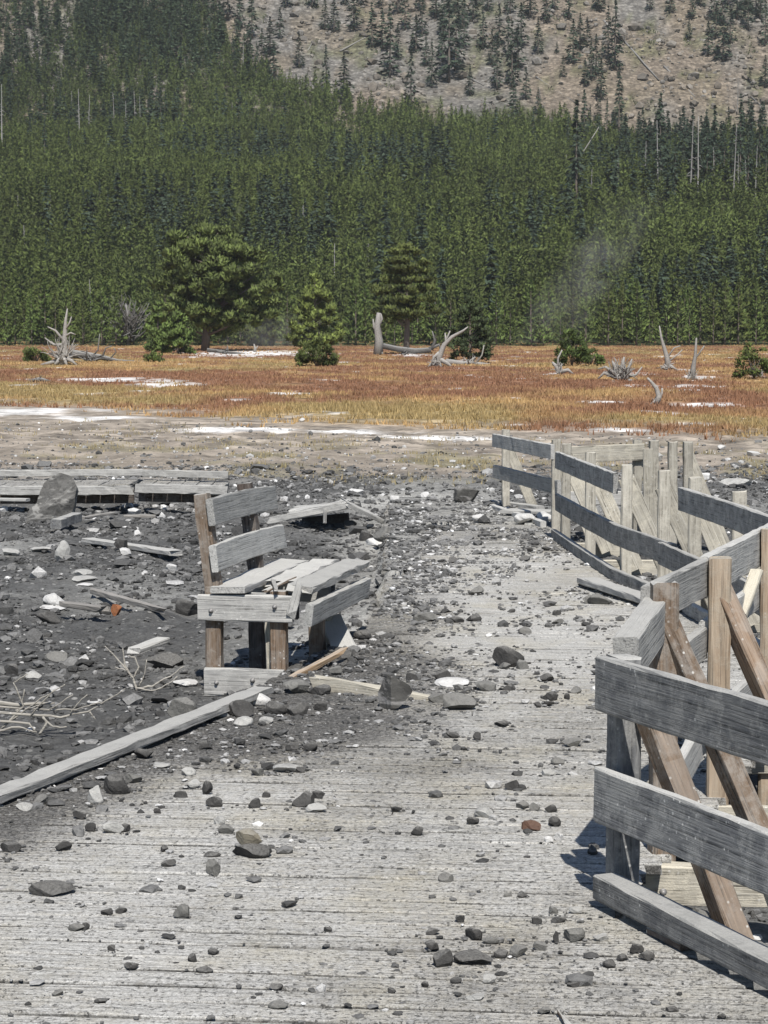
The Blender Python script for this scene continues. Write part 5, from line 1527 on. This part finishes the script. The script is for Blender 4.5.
branch('dead_branch', 'pale forked dead branch sticking out of the mud left of the bench', 137, 692,
 [([(0,0,0),(-4,14,0),(-18,30,0),(-32,46,0)], 1.6, .5), ([(-4,12,0),(-12,26,0),(-14,44,0)], 1.3, .5), ([(-3,14,0),(2,24,0),(-2,34,0),(-9,36,0)], 1.1, .5), ([(0,2,0),(16,6,-2),(34,16,-2),(48,26,-2)], 1.4, .3), ([(0,2,0),(20,2,-4),(34,10,-4),(42,16,-4)], 1.0, .3), ([(2,4,0),(8,18,0),(10,32,0)], .8, .2), ([(-8,20,0),(-22,24,0)], .7, .2)])
branch('branch_heap', 'tangled heap of bleached dead branches in the mud at the left edge', 30, 735,
 [([(-50,22,0),(-10,20,0),(30,16,2),(58,22,2),(96,44,2)], 2.0, .5), ([(-50,32,3),(-12,28,3),(24,30,3)], 3.2, 1.2), ([(-46,28,1),(0,24,1),(46,24,1),(72,32,1)], 1.4, .4), ([(-30,4,0),(-6,28,0),(-16,52,0),(-2,60,0)], 1.4, .5), ([(-34,14,-1),(0,10,-1),(6,4,-1)], 1.6, .7), ([(-20,12,0),(12,36,0),(30,46,0)], 1.1, .3), ([(0,18,0),(24,44,0),(36,50,0)], .9, .2),
  ([(10,0,-2),(18,12,-2),(14,18,-2)], 1.5, .8), ([(14,18,-2),(24,8,-2),(38,8,-2)], 1.4, .5), ([(-40,2,-2),(-10,8,-2),(8,2,-2)], 1.6, .6), ([(20,24,0),(44,40,0)], .8, .2), ([(40,20,1),(50,32,1),(58,40,1)], .7, .2), ([(-10,24,2),(-6,44,2)], .8, .3), ([(60,22,1),(66,14,1)], .9, .4)])
branch('dead_branch', 'thin dead stick behind the heap of branches at the left edge', 12, 712, [([(-20,-6,0),(10,2,0),(30,6,0)], 1.0, .5)])

# ------------------------------------------------------------------ steam
def steam(name, label, c, size, dens, seed, lean=0.0):
    V = np.array([(x, y, z) for x in (-1, 1) for y in (-1, 1) for z in (-1, 1)], float) * np.array(size) / 2
    V[:, 0] += lean * (V[:, 2] + size[2] / 2)
    q = np.array([(0, 1, 3, 2), (4, 6, 7, 5), (0, 4, 5, 1), (2, 3, 7, 6), (0, 2, 6, 4), (1, 5, 7, 3)])
    m = bpy.data.materials.new(name + '_vapour'); m.use_nodes = True; nt = m.node_tree
    nt.nodes.remove(nt.nodes['Principled BSDF']); out = nt.nodes['Material Output']
    pv = nd(nt, 'ShaderNodeVolumePrincipled'); pv.inputs['Color'].default_value = (.92, .95, 1, 1); pv.inputs['Anisotropy'].default_value = .1
    tc = nd(nt, 'ShaderNodeTexCoord')
    sep = nd(nt, 'ShaderNodeSeparateXYZ'); lk(nt, tc.outputs['Object'], sep.inputs[0])
    # distance from the leaning axis, wider towards the top
    t = math_(nt, 'DIVIDE', math_(nt, 'ADD', sep.outputs['Z'], size[2] / 2), size[2], True)
    ax = math_(nt, 'MULTIPLY', t, lean * size[2])
    dx = math_(nt, 'DIVIDE', math_(nt, 'SUBTRACT', sep.outputs['X'], ax), size[0] / 2)
    dy = math_(nt, 'DIVIDE', sep.outputs['Y'], size[1] / 2)
    r2 = math_(nt, 'ADD', math_(nt, 'MULTIPLY', dx, dx), math_(nt, 'MULTIPLY', dy, dy))
    core = math_(nt, 'SUBTRACT', 1.0, r2, True)
    n = noise(nt, tc.outputs['Object'], 2.6 / max(size[0], size[2]) * 2.2, 5, .6, .6)
    n = ramp(nt, n, [(.38, 0.0), (.66, 1.0)])
    fade = ramp(nt, t, [(0.0, .35), (.25, 1.0), (.6, .8), (1.0, 0.0)])
    d = math_(nt, 'MULTIPLY', math_(nt, 'MULTIPLY', core, n), math_(nt, 'MULTIPLY', fade, dens))
    lk(nt, d, pv.inputs['Density']); lk(nt, pv.outputs[0], out.inputs['Volume'])
    o = link(name, np_mesh(name, V, [q], m), None, Matrix.Translation(c)); tag(o, label, 'steam', kind='stuff')
g = hit(575, 347)
steam('steam', 'thin pale steam plume drifting up in front of the forest', (W(545, 265, 285)), (11, 7, 20), .05, 1, .62)
steam('steam', 'low smoky steam under the spreading pine', (W(280, 331, 262)), (16, 8, 5), .04, 2, .1)

# ------------------------------------------------------------------ light, sky, camera
EL, AZ = 50.0, 175.0                       # AZ measured clockwise from +Y
sd = Vector((math.sin(R(AZ)) * math.cos(R(EL)), math.cos(R(AZ)) * math.cos(R(EL)), math.sin(R(EL))))
L = bpy.data.lights.new('sun', 'SUN'); L.energy = 4.6; L.angle = R(.5); L.color = (1, .965, .91)
so = bpy.data.objects.new('sun', L); COL.objects.link(so)
so.rotation_euler = sd.to_track_quat('Z', 'Y').to_euler()
w = bpy.data.worlds.new('World'); SC.world = w; w.use_nodes = True; nt = w.node_tree
sky = nt.nodes.new('ShaderNodeTexSky'); sky.sky_type = 'NISHITA'; sky.sun_disc = False
sky.sun_elevation = R(EL); sky.sun_rotation = R(AZ); sky.altitude = 2200; sky.dust_density = .6
bg = nt.nodes['Background']; bg.inputs['Strength'].default_value = .08
nt.links.new(sky.outputs[0], bg.inputs['Color'])

cam = bpy.data.cameras.new('camera'); co = bpy.data.objects.new('camera', cam); COL.objects.link(co)
cam.sensor_fit = 'VERTICAL'; cam.sensor_height = 36; cam.lens = F / 1024 * 36; cam.clip_end = 4000; cam.clip_start = .1
co.location = (0, 0, CAMZ); co.rotation_euler = (math.pi / 2 - TH, 0, 0)
SC.camera = co
vs = SC.view_settings; vs.view_transform = 'Standard'; vs.look = 'None'; vs.exposure = .28; vs.gamma = 1; vs.use_curve_mapping = False
SC.cycles.max_bounces = 6; SC.cycles.diffuse_bounces = 3; SC.cycles.volume_bounces = 1; SC.cycles.transparent_max_bounces = 8
SC.cycles.volume_step_rate = 2.0

# ------------------------------------------------------------------ air
def haze():
    x0, x1, y0, y1, z0, z1 = -900, 900, -40, 1500, -4, 620
    V = np.array([(x, y, z) for x in (x0, x1) for y in (y0, y1) for z in (z0, z1)], float)
    q = np.array([(0, 1, 3, 2), (4, 6, 7, 5), (0, 4, 5, 1), (2, 3, 7, 6), (0, 2, 6, 4), (1, 5, 7, 3)])
    m = bpy.data.materials.new('haze_air'); m.use_nodes = True; nt = m.node_tree
    nt.nodes.remove(nt.nodes['Principled BSDF']); out = nt.nodes['Material Output']
    pv = nd(nt, 'ShaderNodeVolumePrincipled'); pv.inputs['Color'].default_value = (.86, .93, 1, 1); pv.inputs['Density'].default_value = .00008
    lk(nt, pv.outputs[0], out.inputs['Volume'])
    o = link('haze', np_mesh('haze', V, [q], m)); tag(o, 'thin summer haze', kind='stuff')
haze()
